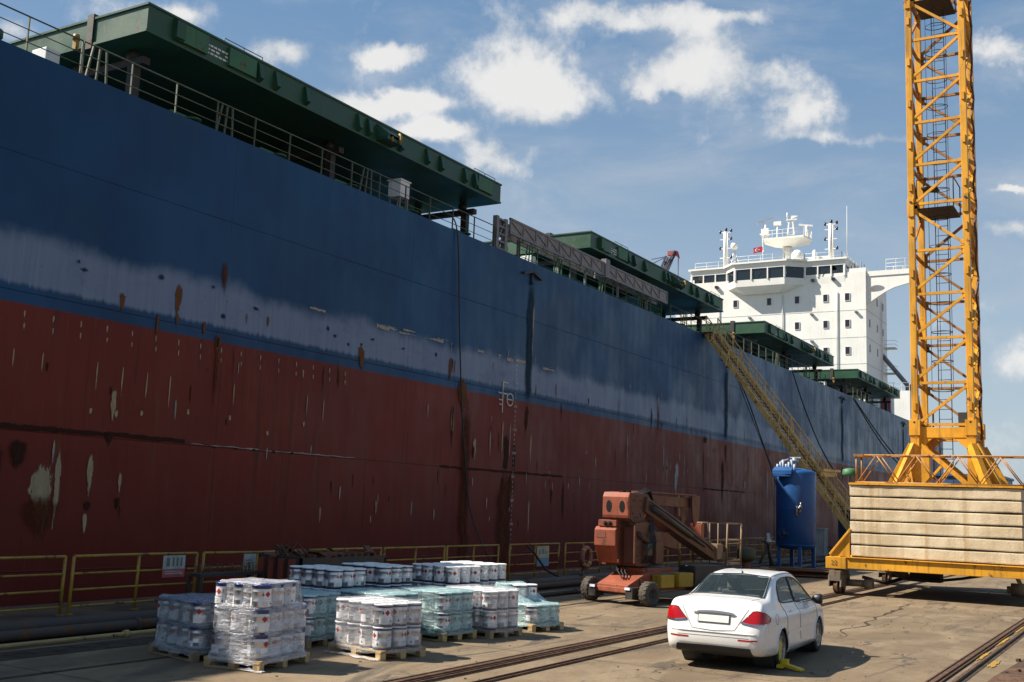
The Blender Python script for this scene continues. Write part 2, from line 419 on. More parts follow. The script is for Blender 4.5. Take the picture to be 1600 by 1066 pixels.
def blot(y, z, ry, rz, k, n=18):
    xo = off(k); ph = rnd(0, 99); P = []
    for r, e in ((.02, 1), (.5, .75), (.85, .4), (1.25, 0)):
        P.append([(HX + xo, y + ry * r * cos(t) * (1 + .5 * mnoise.noise(V((cos(t) * 1.5, sin(t) * 1.5, ph)))), z + rz * r * sin(t) * (1 + .5 * mnoise.noise(V((cos(t) * 1.5, sin(t) * 1.5, ph + 9))))) for t in [2 * pi * i / n for i in range(n)]]); EDG.extend([e] * n)
    s.grid(P, k, sm=False, wrap=True)
def line(y0, y1, z0, z1, k, n):
    xo = off(k); P = [[(HX + xo, y0 + (y1 - y0) * i / n, zz + rnd(-.025, .025)) for i in range(n + 1)] for zz in (z0, (z0 + z1) / 2, z1)]
    for e in (.25, 1, .25): EDG.extend([e] * (n + 1))
    s.grid(P, k, sm=False)
y = 17.3
while y < 31:                                   # row of scraped dashes just under the waterline
    streak(y, 6.88, 6.6, .05, 0); streak(y + .02, 6.55, 6.3, .045, 0)
    if rnd(0, 1) < .7: streak(y - .2, 5.9, rnd(4.4, 5.3), .045, 0)
    if rnd(0, 1) < .5: blot(y - .3, rnd(4.3, 4.9), .07, .11, 0)
    y += .86
for i in range(95):
    y = rnd(18, 80) if i < 90 else rnd(80, 125); z = rnd(1.5, 6.7)
    streak(y, z, z - rnd(.25, .9), rnd(.03, .075), random.choice((0, 3, 3, 4, 1)))
for i in range(34):
    y = rnd(20, 110); z = rnd(6.9, 8.3); streak(y, z, z - rnd(.5, 1.6), rnd(.04, .10), random.choice((1, 2, 4)))
for i in range(13):
    y = rnd(17, 36); blot(y, rnd(7.7, 8.8), rnd(.06, .15), rnd(.05, .11), 5, 11)
for i in range(26):
    y = rnd(27, 46); line(y, y + rnd(.2, .9), 8.75 + rnd(-.1, .15), 8.79 + rnd(-.1, .15), 3, 5)
for i in range(30):
    y = rnd(34, 85); z = rnd(8.2, 9.0); streak(y, z + .3, z - .2, rnd(.03, .07), 3)
for i in range(14):
    y = rnd(40, 110); streak(y, rnd(5.4, 6.9), rnd(2.5, 4.6), rnd(.05, .11), 3 if i % 2 else 4)
# long thin seam with rust, and the big scars seen left of frame
line(10, 23, 3.78, 3.95, 1, 40); line(23, 31, 3.785, 3.825, 3, 20); line(36.5, 47, 3.70, 3.83, 1, 30); line(66, 74, 3.7, 3.8, 1, 20)
for y in (24.2, 25.1, 25.9, 26.8, 27.7): blot(y, 3.78, .10, .06, 1, 9)
for a in ((18.3, 3.1, 1.0, .55, 0), (18.75, 3.5, .9, .17, 0), (19.75, 3.4, 1.9, .17, 0), (19.7, 1.8, 1.0, .12, 0), (20.75, 2.9, 2.1, .11, 0), (20.7, 2.2, 1.75, .16, 1), (19.72, 2.05, 1.7, .2, 1), (18.35, 2.2, .9, .8, 4), (17.5, 3.6, 2.6, .5, 1), (16.9, 3.5, 2.2, .35, 4), (20.3, 5.2, 4.05, .16, 0), (20.25, 4.0, 3.5, .25, 1),
          (24.0, 7.3, 6.4, .2, 2), (20.3, 7.9, 7.2, .16, 2), (22.3, 8.6, 7.3, .2, 2), (31.1, 7.9, 6.8, .3, 2), (24.0, 7.2, 6.7, .14, 1), (24.0, 6.9, 4.6, .12, 4), (22.3, 7.7, 7.1, .10, 2), (23.4, 7.6, 7.0, .11, 2), (24.1, 9.6, 8.4, .22, 4),
          (31.0, 7.9, 7.3, .2, 2), (37.9, 7.6, 5.7, .6, 2), (37.95, 7.5, 6.2, .4, 2), (38.3, 6.8, -1.0, .7, 4, .12), (38.35, 6.0, .2, .3, 1, .12), (36.9, 8.4, 6.9, .16, 2), (37.0, 8.3, 7.4, .1, 1), (37.2, 6.3, 4.6, .18, 0), (37.2, 6.6, 3.8, .10, 1), (39.0, 5.2, 3.9, .22, 0), (38.9, 4.8, 4.0, .14, 1), (40.2, 5.7, 3.9, .09, 0), (40.25, 5.8, 4.8, .05, 1), (41.2, 6.2, 3.8, .10, 0), (41.55, 5.5, 3.8, .45, 1, .12), (42.3, 5.2, 3.8, .24, 1, .12), (41.6, 3.9, -.5, 1.2, 4, .12), (41.4, 3.8, 1.0, .3, 1, .12), (42.0, 3.8, 2.0, .2, 1, .12), (43.8, 5.8, 3.8, .10, 0), (43.8, 2.8, .5, .10, 0),
          (45.9, 3.3, 2.1, .16, 1), (46.0, 3.5, 2.9, .07, 0), (47.1, 3.6, 1.2, .2, 1), (47.1, 3.7, 3.3, .10, 2), (49.6, 7.9, 7.4, .14, 2), (57.6, 8.3, 6.3, .14, 1), (58.6, 9.0, 6.0, .22, 2), (58.6, 9.0, 7.6, .12, 3), (61.5, 5.4, 2.8, .50, 3), (61.5, 2.8, 1.7, .2, 4), (60.0, 5.6, 3.2, .09, 3), (66.2, 7.1, 6.5, .6, 1), (66.0, 6.4, 3.4, .20, 4), (69.5, 6.1, 2.0, .4, 1), (74.0, 4.6, 3.8, .2, 3), (79.0, 5.8, 2.4, .2, 3), (80.4, 5.6, 2.6, .25, 0)):
    streak(*a)
for y, z, w in ((43.3, 13.0, .8), (70.1, 12.4, .85), (101.2, 13.0, 1.0), (128.8, 13.0, 1.1)):
    streak(y, z, 6.9, w * .75, 5, .05); streak(y + .3, z - .3, 7.0, .16, 3, .2); streak(y, 7.0, 5.2, w * .35, 1, .2)
so_ = s.build('stain', ST, ship, normals=False)
at = so_.data.attributes.new('edge', 'FLOAT', 'POINT'); at.data.foreach_set('value', EDG)
# overboard scupper hoods
for y, z in ((43.3, 13.05), (70.1, 12.5), (101.2, 13.1), (128.8, 13.05)):
    q = MB()
    for sg in (-1, 1): q.beam((HX + .07, y, z + .1), (HX + .07, y + sg * .85, z - .12), .14, .1)
    q.tube([(HX + .05, y, z), (HX + .05, y, z - .5)], .07, 8)
    q.build('scupper', DARK, ship)
# draught marks and load line painted on the side
MK = paint('marking_paint', (.62, .52, .40), .6, var=.4, rust=.2)
d = MB()
def htext(t, y, z, size, ww=1.0):
    d.text(t, size, M.Translation((HX + .05, y, z)) @ M(((0, 0, 1, 0), (ww, 0, 0, 0), (0, 1, 0, 0), (0, 0, 0, 1))), 0)
for k in range(0, 45):
    zz = 8.75 - k * .21
    if zz < -.3: break
    lab = '%dM' % (14 - k // 5) if k % 5 == 0 else '8642'[k % 5 - 1]
    htext(lab, 42.2, zz, .2 if k % 5 == 0 else .15)
def bar(y0, y1, z0, z1): d.add([(HX + .05, y0, z0), (HX + .05, y1, z0), (HX + .05, y1, z1), (HX + .05, y0, z1)], [(0, 1, 2, 3)])
bar(41.05, 41.12, 6.35, 7.75)
for z, a, b_ in ((7.7, 41.12, 41.5), (7.2, 40.7, 41.5), (6.9, 40.75, 41.05), (6.7, 40.8, 41.05)): bar(a, b_, z - .03, z + .03)
for z, t in ((8.7, 'TF'),): htext(t, 40.7, z, .24)
for i in range(24):
    a0, a1 = 2 * pi * i / 24, 2 * pi * (i + 1) / 24
    d.add([(HX + .05, 41.72 + r * cos(a), 6.98 + r * sin(a)) for a, r in ((a0, .24), (a1, .24), (a1, .30), (a0, .30))], [(0, 1, 2, 3)])
bar(41.4, 42.04, 6.95, 7.0)
d.build('draught_mark', MK, ship, normals=False)
# deck railings
def railing(y0, y1, x=-25.12, z0=DZ, hgt=1.05, sp=1.68, mat=RAILM, par=ship, extra=()):
    q = MB(); n = max(1, round((y1 - y0) / sp))
    for i in range(n + 1):
        y = y0 + (y1 - y0) * i / n; q.beam((x, y, z0), (x, y, z0 + hgt), .055, .03)
    for k, r in ((1, .022), (.66, .014), (.33, .014)): q.tube([(x, y0, z0 + hgt * k), (x, y1, z0 + hgt * k)], r, 6)
    for y in extra:
        for a in (-.22, .0, .22): q.beam((x - .1, y + a * 1.6, z0), (x - .02, y + a, z0 + hgt), .05)
    return q.build('railing', mat, par)
railing(-40, 18.3); railing(18.35, 40.1, extra=(18.9, 23.8, 31.0)); railing(60.5, 96, extra=(63, 82.0, 90)); railing(106, 118); railing(-24, 8, x=-58.4)
railing(43, 60, x=-25.5, mat=GRD, extra=(44, 47, 52, 57))
# hatches: coaming, side rolling covers with ribs, rollers and lifting lugs
HS = [21.1 + 30.2 * (i - 1) for i in range(5)]
for i, y0 in enumerate(HS):
    L = 20.8; y1 = y0 + L
    q = MB()
    for a in ((-34.2, -34.0, y0, y1), (-49.6, -49.4, y0, y1), (-49.4, -34.2, y0, y0 + .2), (-49.4, -34.2, y1 - .2, y1)): q.bb(*a, DZ, 15.95)
    q.bb(-34.6, -33.8, y0 - .2, y1 + .2, 15.95, 16.05)
    for k in range(15):
        y = y0 + .6 + k * (L - 1.2) / 14
        q.prism([(-34.0, y - .04, DZ), (-33.2, y - .04, DZ), (-33.75, y - .04, 15.9), (-34.0, y - .04, 15.9)], (0, .08, 0))
    q.build('hatch_coaming', GRD, ship)
    if i == 0: sides = (1,)
    else: sides = (1, -1)
    for sd in sides:
        x0, x1 = (-26.0, -33.6) if sd > 0 else (-57.6, -50.0)
        c = MB(); lo, hi = min(x0, x1), max(x0, x1)
        c.bb(lo, hi, y0, y1, 16.28, 17.06); c.bb(lo - .04, hi + .04, y0 - .05, y1 + .05, 17.06, 17.13); c.bb(lo - .03, hi + .03, y0 - .04, y1 + .04, 16.20, 16.28)
        c.bb(-28.75 if sd > 0 else -54.9, -28.45 if sd > 0 else -54.6, y0 - .07, y0 + .3, 16.1, 17.25, 1)
        cov = sub(c.build('hatch_cover', [GRN, DARK], ship))
        if sd < 0: continue
        e = HX - 1.0
        BR = []
        for t in (.23, .27, .345, .49, .52, .59, .62, .71, .76, .85, .89):       # stiffener brackets in ones and twos
            y = y0 + L * t; rb = MB(); BR.append(rb)
            rb.prism([(e, y - .09, 17.0), (e + .10, y - .09, 16.95), (e + .22, y - .09, 16.42), (e, y - .09, 16.30)], (0, .18, 0))
        rb = MB(); rb.prism([(e, y0 + 1.0, 16.32), (e + .2, y0 + 1.0, 16.4), (e + .2, y0 + 1.0, 16.95), (e, y0 + 1.0, 17.02)], (0, .35, 0))
        BR.append(rb); [k.build('bracket', GRN, cov) for k in BR]
        for t in (.055, .16, .90):
            MB().bb(e, e + .12, y0 + L * t, y0 + L * t + 1.25, 16.36, 16.98).build('cover_plate', GRD, cov)
        lg = MB(); y = y0 + L * .545
        lg.prism([(e, y, 16.98), (e + .55, y + .1, 16.55), (e + .55, y + .1, 16.38), (e, y, 16.30)], (0, .10, 0)); lg.prism([(e, y + .9, 16.98), (e + .55, y + .8, 16.55), (e + .55, y + .8, 16.38), (e, y + .9, 16.30)], (0, .10, 0))
        lg.bb(e, e + .58, y + .02, y + .98, 16.30, 16.42); lg.add([(e, y, 16.99), (e, y + 1, 16.99), (e + .56, y + .9, 16.56), (e + .56, y + .1, 16.56)], [(0, 1, 2, 3)])
        lg.build('lifting_lug', GRN, cov)
        lp = MB(); lp.tube([(e + .6, y + .75, 16.3), (e + .68, y + .75, 16.45), (e + .68, y + .75, 16.6), (e + .58, y + .75, 16.7)], .05, 8); lp.tube([(e + .6, y + .3, 16.25), (e + .6, y + .3, 16.45)], .05, 8)
        lp.build('hook', YEL, cov)
        for tt in (.16, .90):                                                    # small top hand rails
            hr = MB(); ya = y0 + L * tt
            hr.tube([(e - .1, ya - .1, 17.12), (e - .1, ya - .1, 17.3), (e - .1, ya + 1.7, 17.3), (e - .1, ya + 1.7, 17.12)], .018, 6); hr.beam((e - .1, ya + .8, 17.1), (e - .1, ya + .8, 17.3), .03)
            hr.build('hand_rail', RAILM, cov)
        tx = MB()                                                                # stencilled lines, too small to read in the photo
        Mx = M(((0, 0, 1, 0), (1, 0, 0, 0), (0, 1, 0, 0), (0, 0, 0, 1)))
        for r_, wd in enumerate((1.0, 1.25, 1.1)):
            yy = y0 + L * .115
            for k in range(6):
                if rnd(0, 1) < .85: tx.bb(e + .001, e + .012, yy + k * wd / 6, yy + (k + .75) * wd / 6, 16.72 - r_ * .13, 16.78 - r_ * .13)
        tx.text('%d' % (i + 1), .34, M.Translation((e + .011, y0 + L * .955, 16.5)) @ Mx)
        tx.build('stencil', WHT2, cov)
        for t in (.04, .5, .965):                                                # ramps and wheels carrying the open cover
            y = y0 + L * t; sp = MB()
            sp.bb(-33.6, -26.9, y - .14, y + .14, 15.62, 15.85); sp.bb(-27.6, -27.3, y - .14, y + .14, DZ, 15.62); sp.bb(-30.6, -30.3, y - .12, y + .12, DZ, 15.62)
            for xx in (-27.6, -30.2, -32.6): sp.lathe([(0, -.1), (.19, -.1), (.19, .1), (0, .1)], 14, 0, M.Translation((xx, y, 16.03)) @ M.Rotation(pi / 2, 4, 'X'))
            sp.beam((-27.4, y, DZ + .2), (-30.3, y, 15.6), .12)
            sp.build('cover_support', DARK, ship)
    # vents, pipes and lockers between the hatches
    q = MB(); ym = y1 + 4.5
    for k in range(4):
        xx = -28.5 - k * 3.5 + rnd(-.5, .5); yy = ym + rnd(-2, 2)
        q.tube([(xx, yy, DZ), (xx, yy, DZ + 1.0 + rnd(0, .5))], .18, 10); q.lathe([(0, .18), (.33, .1), (.33, -.1), (.2, -.12)], 12, 0, M.Translation((xx, yy, DZ + 1.5)))
    q.bb(-33, -32, y1 + 2, y1 + 3.1, DZ, DZ + 1.3); q.bb(-29.5, -28.6, y1 + 5, y1 + 6.2, DZ, DZ + .9)
    for k in range(3): q.tube([(-27.4 - k * .3, y0 - 4, DZ + .35), (-27.4 - k * .3, y1 + 5, DZ + .35)], .07, 6)
    for k in range(8): q.bb(-27.9, -27.2, y0 + k * 3, y0 + k * 3 + .1, DZ, DZ + .3)
    for k in range(5):                                                           # mooring and valve gear seen through the rail
        yy = y0 + 2 + k * 4.1; q.beam((-27.0, yy, DZ), (-27.0, yy, DZ + .95), .12); q.beam((-27.0, yy, DZ + .95), (-27.0, yy + .9, DZ + .95), .1); q.lathe([(.05, 0), (.28, 0), (.28, .05), (.05, .05)], 12, 0, M.Translation((-26.9, yy + .9, DZ + .9)))
    q.build('deck_fitting', GRD, ship)
    if i: 
        yb = y0 - .8
        MB().bb(-31.2, -30.2, yb - .5, yb, 15.3, 15.95).build('control_box', WHT2, ship, bevel=.02); MB().bb(-29.6, -28.9, yb - .5, yb, 15.2, 15.75).build('control_box', WHT2, ship, bevel=.02)
        MB().lathe([(0, .12), (.09, .09), (.12, -.08), (.0, -.1)], 12, 0, M.Translation((-28.2, yb, 16.1))).bb(-28.28, -28.12, yb - .06, yb + .06, 15.7, 16.0).build('warning_light', YEL, ship)
# small white locker on legs at the rail
q = MB(); q.bb(-26.1, -25.5, 33.55, 34.15, 14.3, 14.95); q.bb(-26.14, -25.46, 33.5, 34.2, 14.95, 15.0)
for xx in (-26.05, -25.55):
    for yy in (33.6, 34.1): q.bb(xx - .03, xx + .03, yy - .03, yy + .03, DZ, 14.3, 1)
q.build('deck_locker', [WHT2, GREY], ship)
# stowed accommodation ladder along the rail: end frame and trussed side
q = MB()
for yy in (40.35, 41.1): q.bb(-25.32, -25.1, yy - .1, yy + .1, DZ, 15.15)
for k in range(5): q.bb(-25.3, -25.12, 40.35, 41.1, DZ + .1 + k * .34, DZ + .18 + k * .34)
q.beam((-25.2, 40.3, 13.8), (-25.2, 41.1, 15.1), .08); q.beam((-25.2, 40.6, 13.7), (-25.2, 41.2, 14.9), .05)
for x in (-25.25, -25.95):
    for a, b_ in ((41.6, 51.6), (51.8, 60.2)):
        q.beam((x, a, 15.32), (x, b_, 15.32), .10, .10); q.beam((x, a, 14.68), (x, b_, 14.68), .10, .14)
        q.bb(x - .015, x + .015, a, b_, 14.7, 15.3, 1)
        k = a
        while k <= b_ + .01:
            q.beam((x + .03, k, 14.7), (x + .03, k, 15.3), .07); 
            if k + 1.2 < b_: q.beam((x + .03, k, 15.25), (x + .03, k + 1.15, 14.75), .05)
            k += 1.2
q.bb(-25.4, -25.1, 51.45, 51.95, 14.55, 15.55)
for yy in (43, 47, 50, 54, 58): q.beam((-25.6, yy, DZ), (-25.6, yy, 14.65), .1)
q.build('accommodation_ladder', [GREY, paint('ladder_side_plate', (.26, .24, .23), .6, rust=.25, streak=.5, world=True)], ship)
# ------------------------------------------------------------------ accommodation block and bridge
W = MB(); Y0 = 138.0
W.bb(-56.5, -31.0, Y0, 150, DZ, 33.0)
for z in (28.1, 24.62, 21.25): W.bb(-56.55, -30.97, Y0 - .02, 150.02, z - .03, z + .03, 1)
sup = sub(W.build('superstructure', [WHT, paint('deck_line_grey', (.55, .54, .52), .5, world=True)], ship))
def winframe(c, w, hgt, nrm='y', par=sup):
    q = MB(); x, y, z = c
    if nrm == 'y':
        q.bb(x - w / 2, x + w / 2, y - .03, y + .05, z - hgt / 2, z + hgt / 2)
        for a in ((x - w / 2 - .05, x - w / 2, z - hgt / 2 - .05, z + hgt / 2 + .05), (x + w / 2, x + w / 2 + .05, z - hgt / 2 - .05, z + hgt / 2 + .05)): q.bb(a[0], a[1], y - .06, y + .05, a[2], a[3], 1)
        q.bb(x - w / 2, x + w / 2, y - .06, y + .05, z + hgt / 2, z + hgt / 2 + .05, 1); q.bb(x - w / 2, x + w / 2, y - .06, y + .05, z - hgt / 2 - .05, z - hgt / 2, 1)
        o = q.build('window', [DGL, WHT2], par)
    else:
        q.bb(x - .05, x + .03, y - w / 2, y + w / 2, z - hgt / 2, z + hgt / 2); o = q.build('window', DGL, par)
    return o
for x in (-52.2, -48.0, -43.4, -39.7, -36.04, -33.3): winframe((x, Y0 - .02, 29.83), .55, .92)
for x in (-48.0, -43.4, -39.7, -36.04, -33.3): winframe((x, Y0 - .02, 26.42), .55, .92)
for x in (-43.4, -39.7, -36.04, -33.3): winframe((x, Y0 - .02, 22.95), .55, .92)
for z in (26.6, 23.4, 30.0):
    for y in (140.0, 144.3, 147.7): winframe((-30.98, y, z), .5, .95, 'x')
for x in (-50.3, -41.6, -34.6):
    MB().tube([(x, Y0 - .12, DZ), (x, Y0 - .12, 27.9), (x, Y0 - .12, 30.6)], .07, 6).build('drain_pipe', WHT2, sup)
for x, z in ((-46, 28.0), (-37.8, 28.0), (-46, 24.5), (-37.8, 24.5), (-32.2, 28.0)): MB().bb(x - .16, x + .16, Y0 - .35, Y0, z - .3, z - .08).build('deck_light', GREY, sup)
q = MB()
for sx in (146.0, 146.5): q.tube([(-30.85, sx, DZ), (-30.85, sx, 30.5)], .035, 5)
for k in range(48): q.tube([(-30.85, 146.0, 14 + k * .34), (-30.85, 146.5, 14 + k * .34)], .02, 4)
q.build('ladder', WHT2, sup)
for z in (24.6, 21.2): 
    q = MB(); q.bb(-31.0, -29.6, 148.2, 149.9, z, z + .1)
    for k in (.5, 1.0): q.tube([(-31, 148.2, z + k), (-29.6, 148.2, z + k), (-29.6, 149.9, z + k)], .03, 5)
    q.build('side_platform', WHT2, sup)
# bridge house: plan outline with a forward bay, windows all round
plan = [(-54.3, 138.2), (-49.2, 138.2), (-47.5, 136.4), (-40.9, 136.4), (-38.7, 138.0), (-33.6, 138.0), (-33.6, 147), (-54.3, 147)]
B = MB()
def ring(z, off=0.0):
    cx, cy = -44, 142; return [(x + (off if x > cx else -off), y - (off if y < cy else -off), z) for x, y in plan]
def band(za, zb, oa=0, ob=0, mi=0):
    A, C_ = ring(za, oa), ring(zb, ob); n = len(A)
    B.add(A + C_, [(i, (i + 1) % n, n + (i + 1) % n, n + i) for i in range(n)], mi)
band(30.9, 31.75, -1.1, 0); band(31.75, 32.62, 0, .05); band(34.05, 34.75, .12, .16); band(34.75, 34.75, .16, .4); band(34.75, 34.98, .4, .4)
B.add(ring(34.98, .4), [list(range(8))]); B.add(ring(30.9, -1.1), [list(range(8))[::-1]])
bridge = sub(B.build('bridge', [WHT], ship))
Gm = MB()
def gl(p, q, za, zb):
    Gm.add([(p[0], p[1], za), (q[0], q[1], za), (q[0], q[1], zb), (p[0], p[1], zb)], [(0, 1, 2, 3)])
def lerp(a, b, t): return (a[0] + (b[0] - a[0]) * t, a[1] + (b[1] - a[1]) * t)
npan = [3, 1, 3, 1, 3, 4, 0, 4]
for i in range(8):
    a, b_ = plan[i], plan[(i + 1) % 8]; n = npan[i]
    L = math.dist(a, b_)
    pm = MB()
    for k in range(n):
        t0 = (k + .07) / n + (.03 if n == 1 else 0); t1 = (k + .93) / n
        if i == 0 and k == 0: t1 = .2; t0 = .05
        if i == 4 and k == 2: t0 = .80
        p, q_ = lerp(a, b_, t0), lerp(a, b_, t1)
        w1 = MB(); w1.add([(p[0], p[1], 32.62), (q_[0], q_[1], 32.62), (q_[0], q_[1], 34.05), (p[0], p[1], 34.05)], [(0, 1, 2, 3)])
        nx, ny = (q_[1] - p[1]) / L, -(q_[0] - p[0]) / L
        w1.v = [V((v.x - nx * 0.02, v.y - ny * 0.02, v.z)) for v in w1.v]
        w1.build('bridge_window', GLS, bridge)
        if i in (2, 4, 0) and k == 1:
            MB().beam((p[0] * .7 + q_[0] * .3 + nx * .05, p[1] * .7 + q_[1] * .3 + ny * .05, 32.65), (p[0] * .4 + q_[0] * .6 + nx * .05, p[1] * .4 + q_[1] * .6 + ny * .05, 33.6), .05).build('wiper', PLAS, bridge)
    # mullions between the panes
    for k in range(n + 1 if n else 0):
        mm = MB()
        p = lerp(a, b_, k / n) if n else a
        wd = min(.5, L / max(n, 1) * .14) + .03
        mm.beam((p[0], p[1], 32.6), (p[0], p[1], 34.08), wd, .16, up=(b_[0] - a[0], b_[1] - a[1], 0))
        mm.build('mullion', WHT, bridge)
for x in (-50.6, -37.6, -35.0): MB().bb(x - .2, x + .2, 137.6, 138.1, 32.05, 32.4).build('floodlight', DGL, bridge)
# starboard and port bridge wing on curved brackets with an oval lightening hole
wg = MB()
def bracket(sx):
    X = lambda x: x if sx > 0 else 2 * (-43.75) - x
    out = [(-31.0, 28.6), (-30.2, 29.3), (-28.6, 30.3), (-27.6, 30.75), (-26.6, 30.88), (-25.1, 30.95), (-25.1, 32.4), (-31.0, 32.4)]
    hole = [(-30.5 + .45 * cos(t) + (1.0 if cos(t) > 0 else 0), 30.72 + .42 * sin(t) - (.0 if cos(t) > 0 else .12)) for t in [2 * pi * i / 16 for i in range(16)]]
    for yy, th in ((138.3, .25),):
        # bracket plate around the hole, built as strips
        import bisect
        cen = (-29.8, 30.75); k = 48; O = []; I = []
        for i in range(k):
            t = 2 * pi * i / k; dx, dy = cos(t), sin(t)
            best = 99
            for a, b_ in zip(out, out[1:] + out[:1]):
                ex, ey = b_[0] - a[0], b_[1] - a[1]; den = dx * ey - dy * ex
                if abs(den) < 1e-9: continue
                u = ((a[0] - cen[0]) * ey - (a[1] - cen[1]) * ex) / den; v_ = ((a[0] - cen[0]) * dy - (a[1] - cen[1]) * dx) / den
                if u > 0 and -1e-6 <= v_ <= 1 + 1e-6: best = min(best, u)
            O.append((cen[0] + dx * best, cen[1] + dy * best))
            I.append((cen[0] + 1.05 * dx * (1 - .15 * max(0, dy)), cen[1] + .42 * dy - .1 * (dx < 0) * abs(dx)))
        P = [[V((X(x), yy, z)) for x, z in O], [V((X(x), yy, z)) for x, z in I], [V((X(x), yy + th, z)) for x, z in I], [V((X(x), yy + th, z)) for x, z in O]]
        wg.grid(P + [P[0]], 0, sm=False, wrap=True)
    xs = sorted((X(-25.1), X(-33.6))); wg.bb(xs[0], xs[1], 138.2, 143, 32.35, 32.98)
    xs = sorted((X(-31.0), X(-33.6))); wg.bb(xs[0], xs[1], 138.1, 143, 32.98, 33.5)
bracket(-1); wg.build('bridge_wing', WHT, ship); wg = MB(); bracket(1)
wing = sub(wg.build('bridge_wing', WHT, ship))
q = MB()
for yy in (138.4, 142.8):
    for k in (.45, .9, 1.4): q.tube([(-25.2, yy, 32.98 + k), (-28.6, yy, 32.98 + k)], .03, 6)
    for xx in (-25.2, -26.3, -27.4, -28.6): q.beam((xx, yy, 32.98), (xx, yy, 34.4), .06)
for k in (.45, .9, 1.4): q.tube([(-25.2, 138.4, 32.98 + k), (-25.2, 142.8, 32.98 + k)], .03, 6)
q.build('hand_rail', WHT2, wing)
# bridge roof: rails, masts, radar platform, domes
rt = MB()
rp = [(-54, 138.6), (-49, 138.6), (-47.4, 136.7), (-41, 136.7), (-38.8, 138.3), (-34, 138.3), (-34, 146)]
for a, b_ in zip(rp, rp[1:]):
    for k in (.45, .95): rt.tube([(a[0], a[1], 34.98 + k), (b_[0], b_[1], 34.98 + k)], .025, 5)
    n = max(1, int(math.dist(a, b_) / 1.3))
    for k in range(n + 1):
        p = lerp(a, b_, k / n); rt.beam((p[0], p[1], 34.98), (p[0], p[1], 35.95), .05)
rt.build('roof_railing', WHT2, ship)
MB().bb(-40.9, -36.0, 139.5, 145, 34.98, 35.75).build('roof_house', WHT, ship)
def mastpost(x, zt, par, yy=139.6):
    q = MB(); q.tube([(x - .12, yy, 35), (x - .08, yy, zt - .3)], .22, 10); q.tube([(x + .28, yy, 35), (x + .22, yy, zt - .5)], .12, 8)
    for z in (36.6, 37.9, 39.2): q.bb(x - .8, x + .8, yy - .12, yy + .12, z, z + .08)
    q.bb(x - .75, x + .75, yy - .1, yy + .1, zt - .45, zt - .35)
    q.build('mast', WHT, par)
    q = MB()
    for dx, z in ((-.75, zt - .3), (.75, zt - .2), (.05, zt), (-.75, 38.0), (.75, 36.7), (.75, 39.3)): q.lathe([(0, -.22), (.16, -.2), (.16, .2), (0, .25)], 10, 0, M.Translation((x + dx, yy, z)))
    q.build('signal_light', DGL, par)
mastpost(-50.0, 40.6, ship); mastpost(-35.7, 40.3, ship)
q = MB()
for a in (0, 2.1, 4.2): q.tube([(-48.8 + .8 * cos(a), 140 + .8 * sin(a), 35), (-48.95, 140, 37.9)], .07, 6)
q.lathe([(0, -.1), (.42, 0), (.5, .4), (.4, .75), (0, .95)], 14, 0, M.Translation((-48.95, 140, 37.9)))
q.build('satellite_dome', WHT, ship)
q = MB(); q.tube([(-41.85, 141, 34.9), (-41.85, 141, 37.6)], .62, 16)
pl = [(-44.6, 138.6), (-39.0, 138.6), (-38.6, 141), (-39.4, 143), (-44.2, 143), (-44.9, 141)]
A = [(x, y, 38.35) for x, y in pl]; C_ = [(-41.85 + .30 * (x + 41.85), 141 + .30 * (y - 141), 37.75) for x, y in pl]; D = [(x, y, 38.6) for x, y in pl]
q.add(C_ + A + D, [(i, (i + 1) % 6, 6 + (i + 1) % 6, 6 + i) for i in range(6)] + [(6 + i, 6 + (i + 1) % 6, 12 + (i + 1) % 6, 12 + i) for i in range(6)] + [list(range(12, 18)), list(range(6))[::-1]])
for i in range(6):
    a, b_ = pl[i], pl[(i + 1) % 6]
    for k in (.5, 1.0): q.tube([(a[0], a[1], 38.6 + k), (b_[0], b_[1], 38.6 + k)], .03, 5)
    for k in range(4): p = lerp(a, b_, k / 4); q.beam((p[0], p[1], 38.6), (p[0], p[1], 39.6), .05)
for sx in (-.45, .45): q.beam((-41.4 + sx * 1.2, 141, 38.6), (-41.4 + sx * .5, 141, 41.4), .16)
for z in (39.4, 40.3, 41.2): q.beam((-41.9, 141, z), (-40.9, 141, z), .1)
q.bb(-42.0, -40.5, 140.8, 141.2, 41.4, 41.5); q.prism([(-41.4, 140.9, 41.5), (-40.4, 140.9, 41.9), (-41.3, 140.9, 42.0)], (0, .2, 0))
q.tube([(-41.9, 141, 41.5), (-41.9, 141, 42.5)], .08, 6); q.tube([(-43.0, 140, 38.6), (-42.9, 140, 40.7)], .1, 6); q.bb(-43.4, -42.4, 139.8, 140.2, 40.6, 41.1)
q.bb(-45.3, -44.2, 139.8, 140.9, 39.5, 39.65); q.tube([(-44.7, 140.3, 38.5), (-44.7, 140.3, 40.9)], .22, 8); q.bb(-45.2, -44.2, 140.1, 140.5, 39.65, 40.4); q.tube([(-39.1, 140.3, 38.6), (-39.1, 140.3, 40.2)], .2, 8)
q.tube([(-44.5, 138.6, 38.5), (-44.7, 139.5, 37.0)], .08, 6)
rad = sub(q.build('radar_mast', WHT, ship))
MB().beam((-45.7, 139.9, 41.1), (-43.7, 140.5, 41.75), .32, .28).build('radar_scanner', paint('scanner_grey', (.42, .47, .55), .4), rad)
MB().beam((-40.1, 140.2, 40.45), (-38.3, 140.5, 40.2), .25, .2).build('radar_scanner', WHT, rad)
MB().lathe([(0, 0), (.75, 0), (.8, .6), (.7, 1.1), (.35, 1.45), (0, 1.55)], 18, 0, M.Translation((-39.95, 139, 35.2))).build('satellite_dome', WHT, ship)
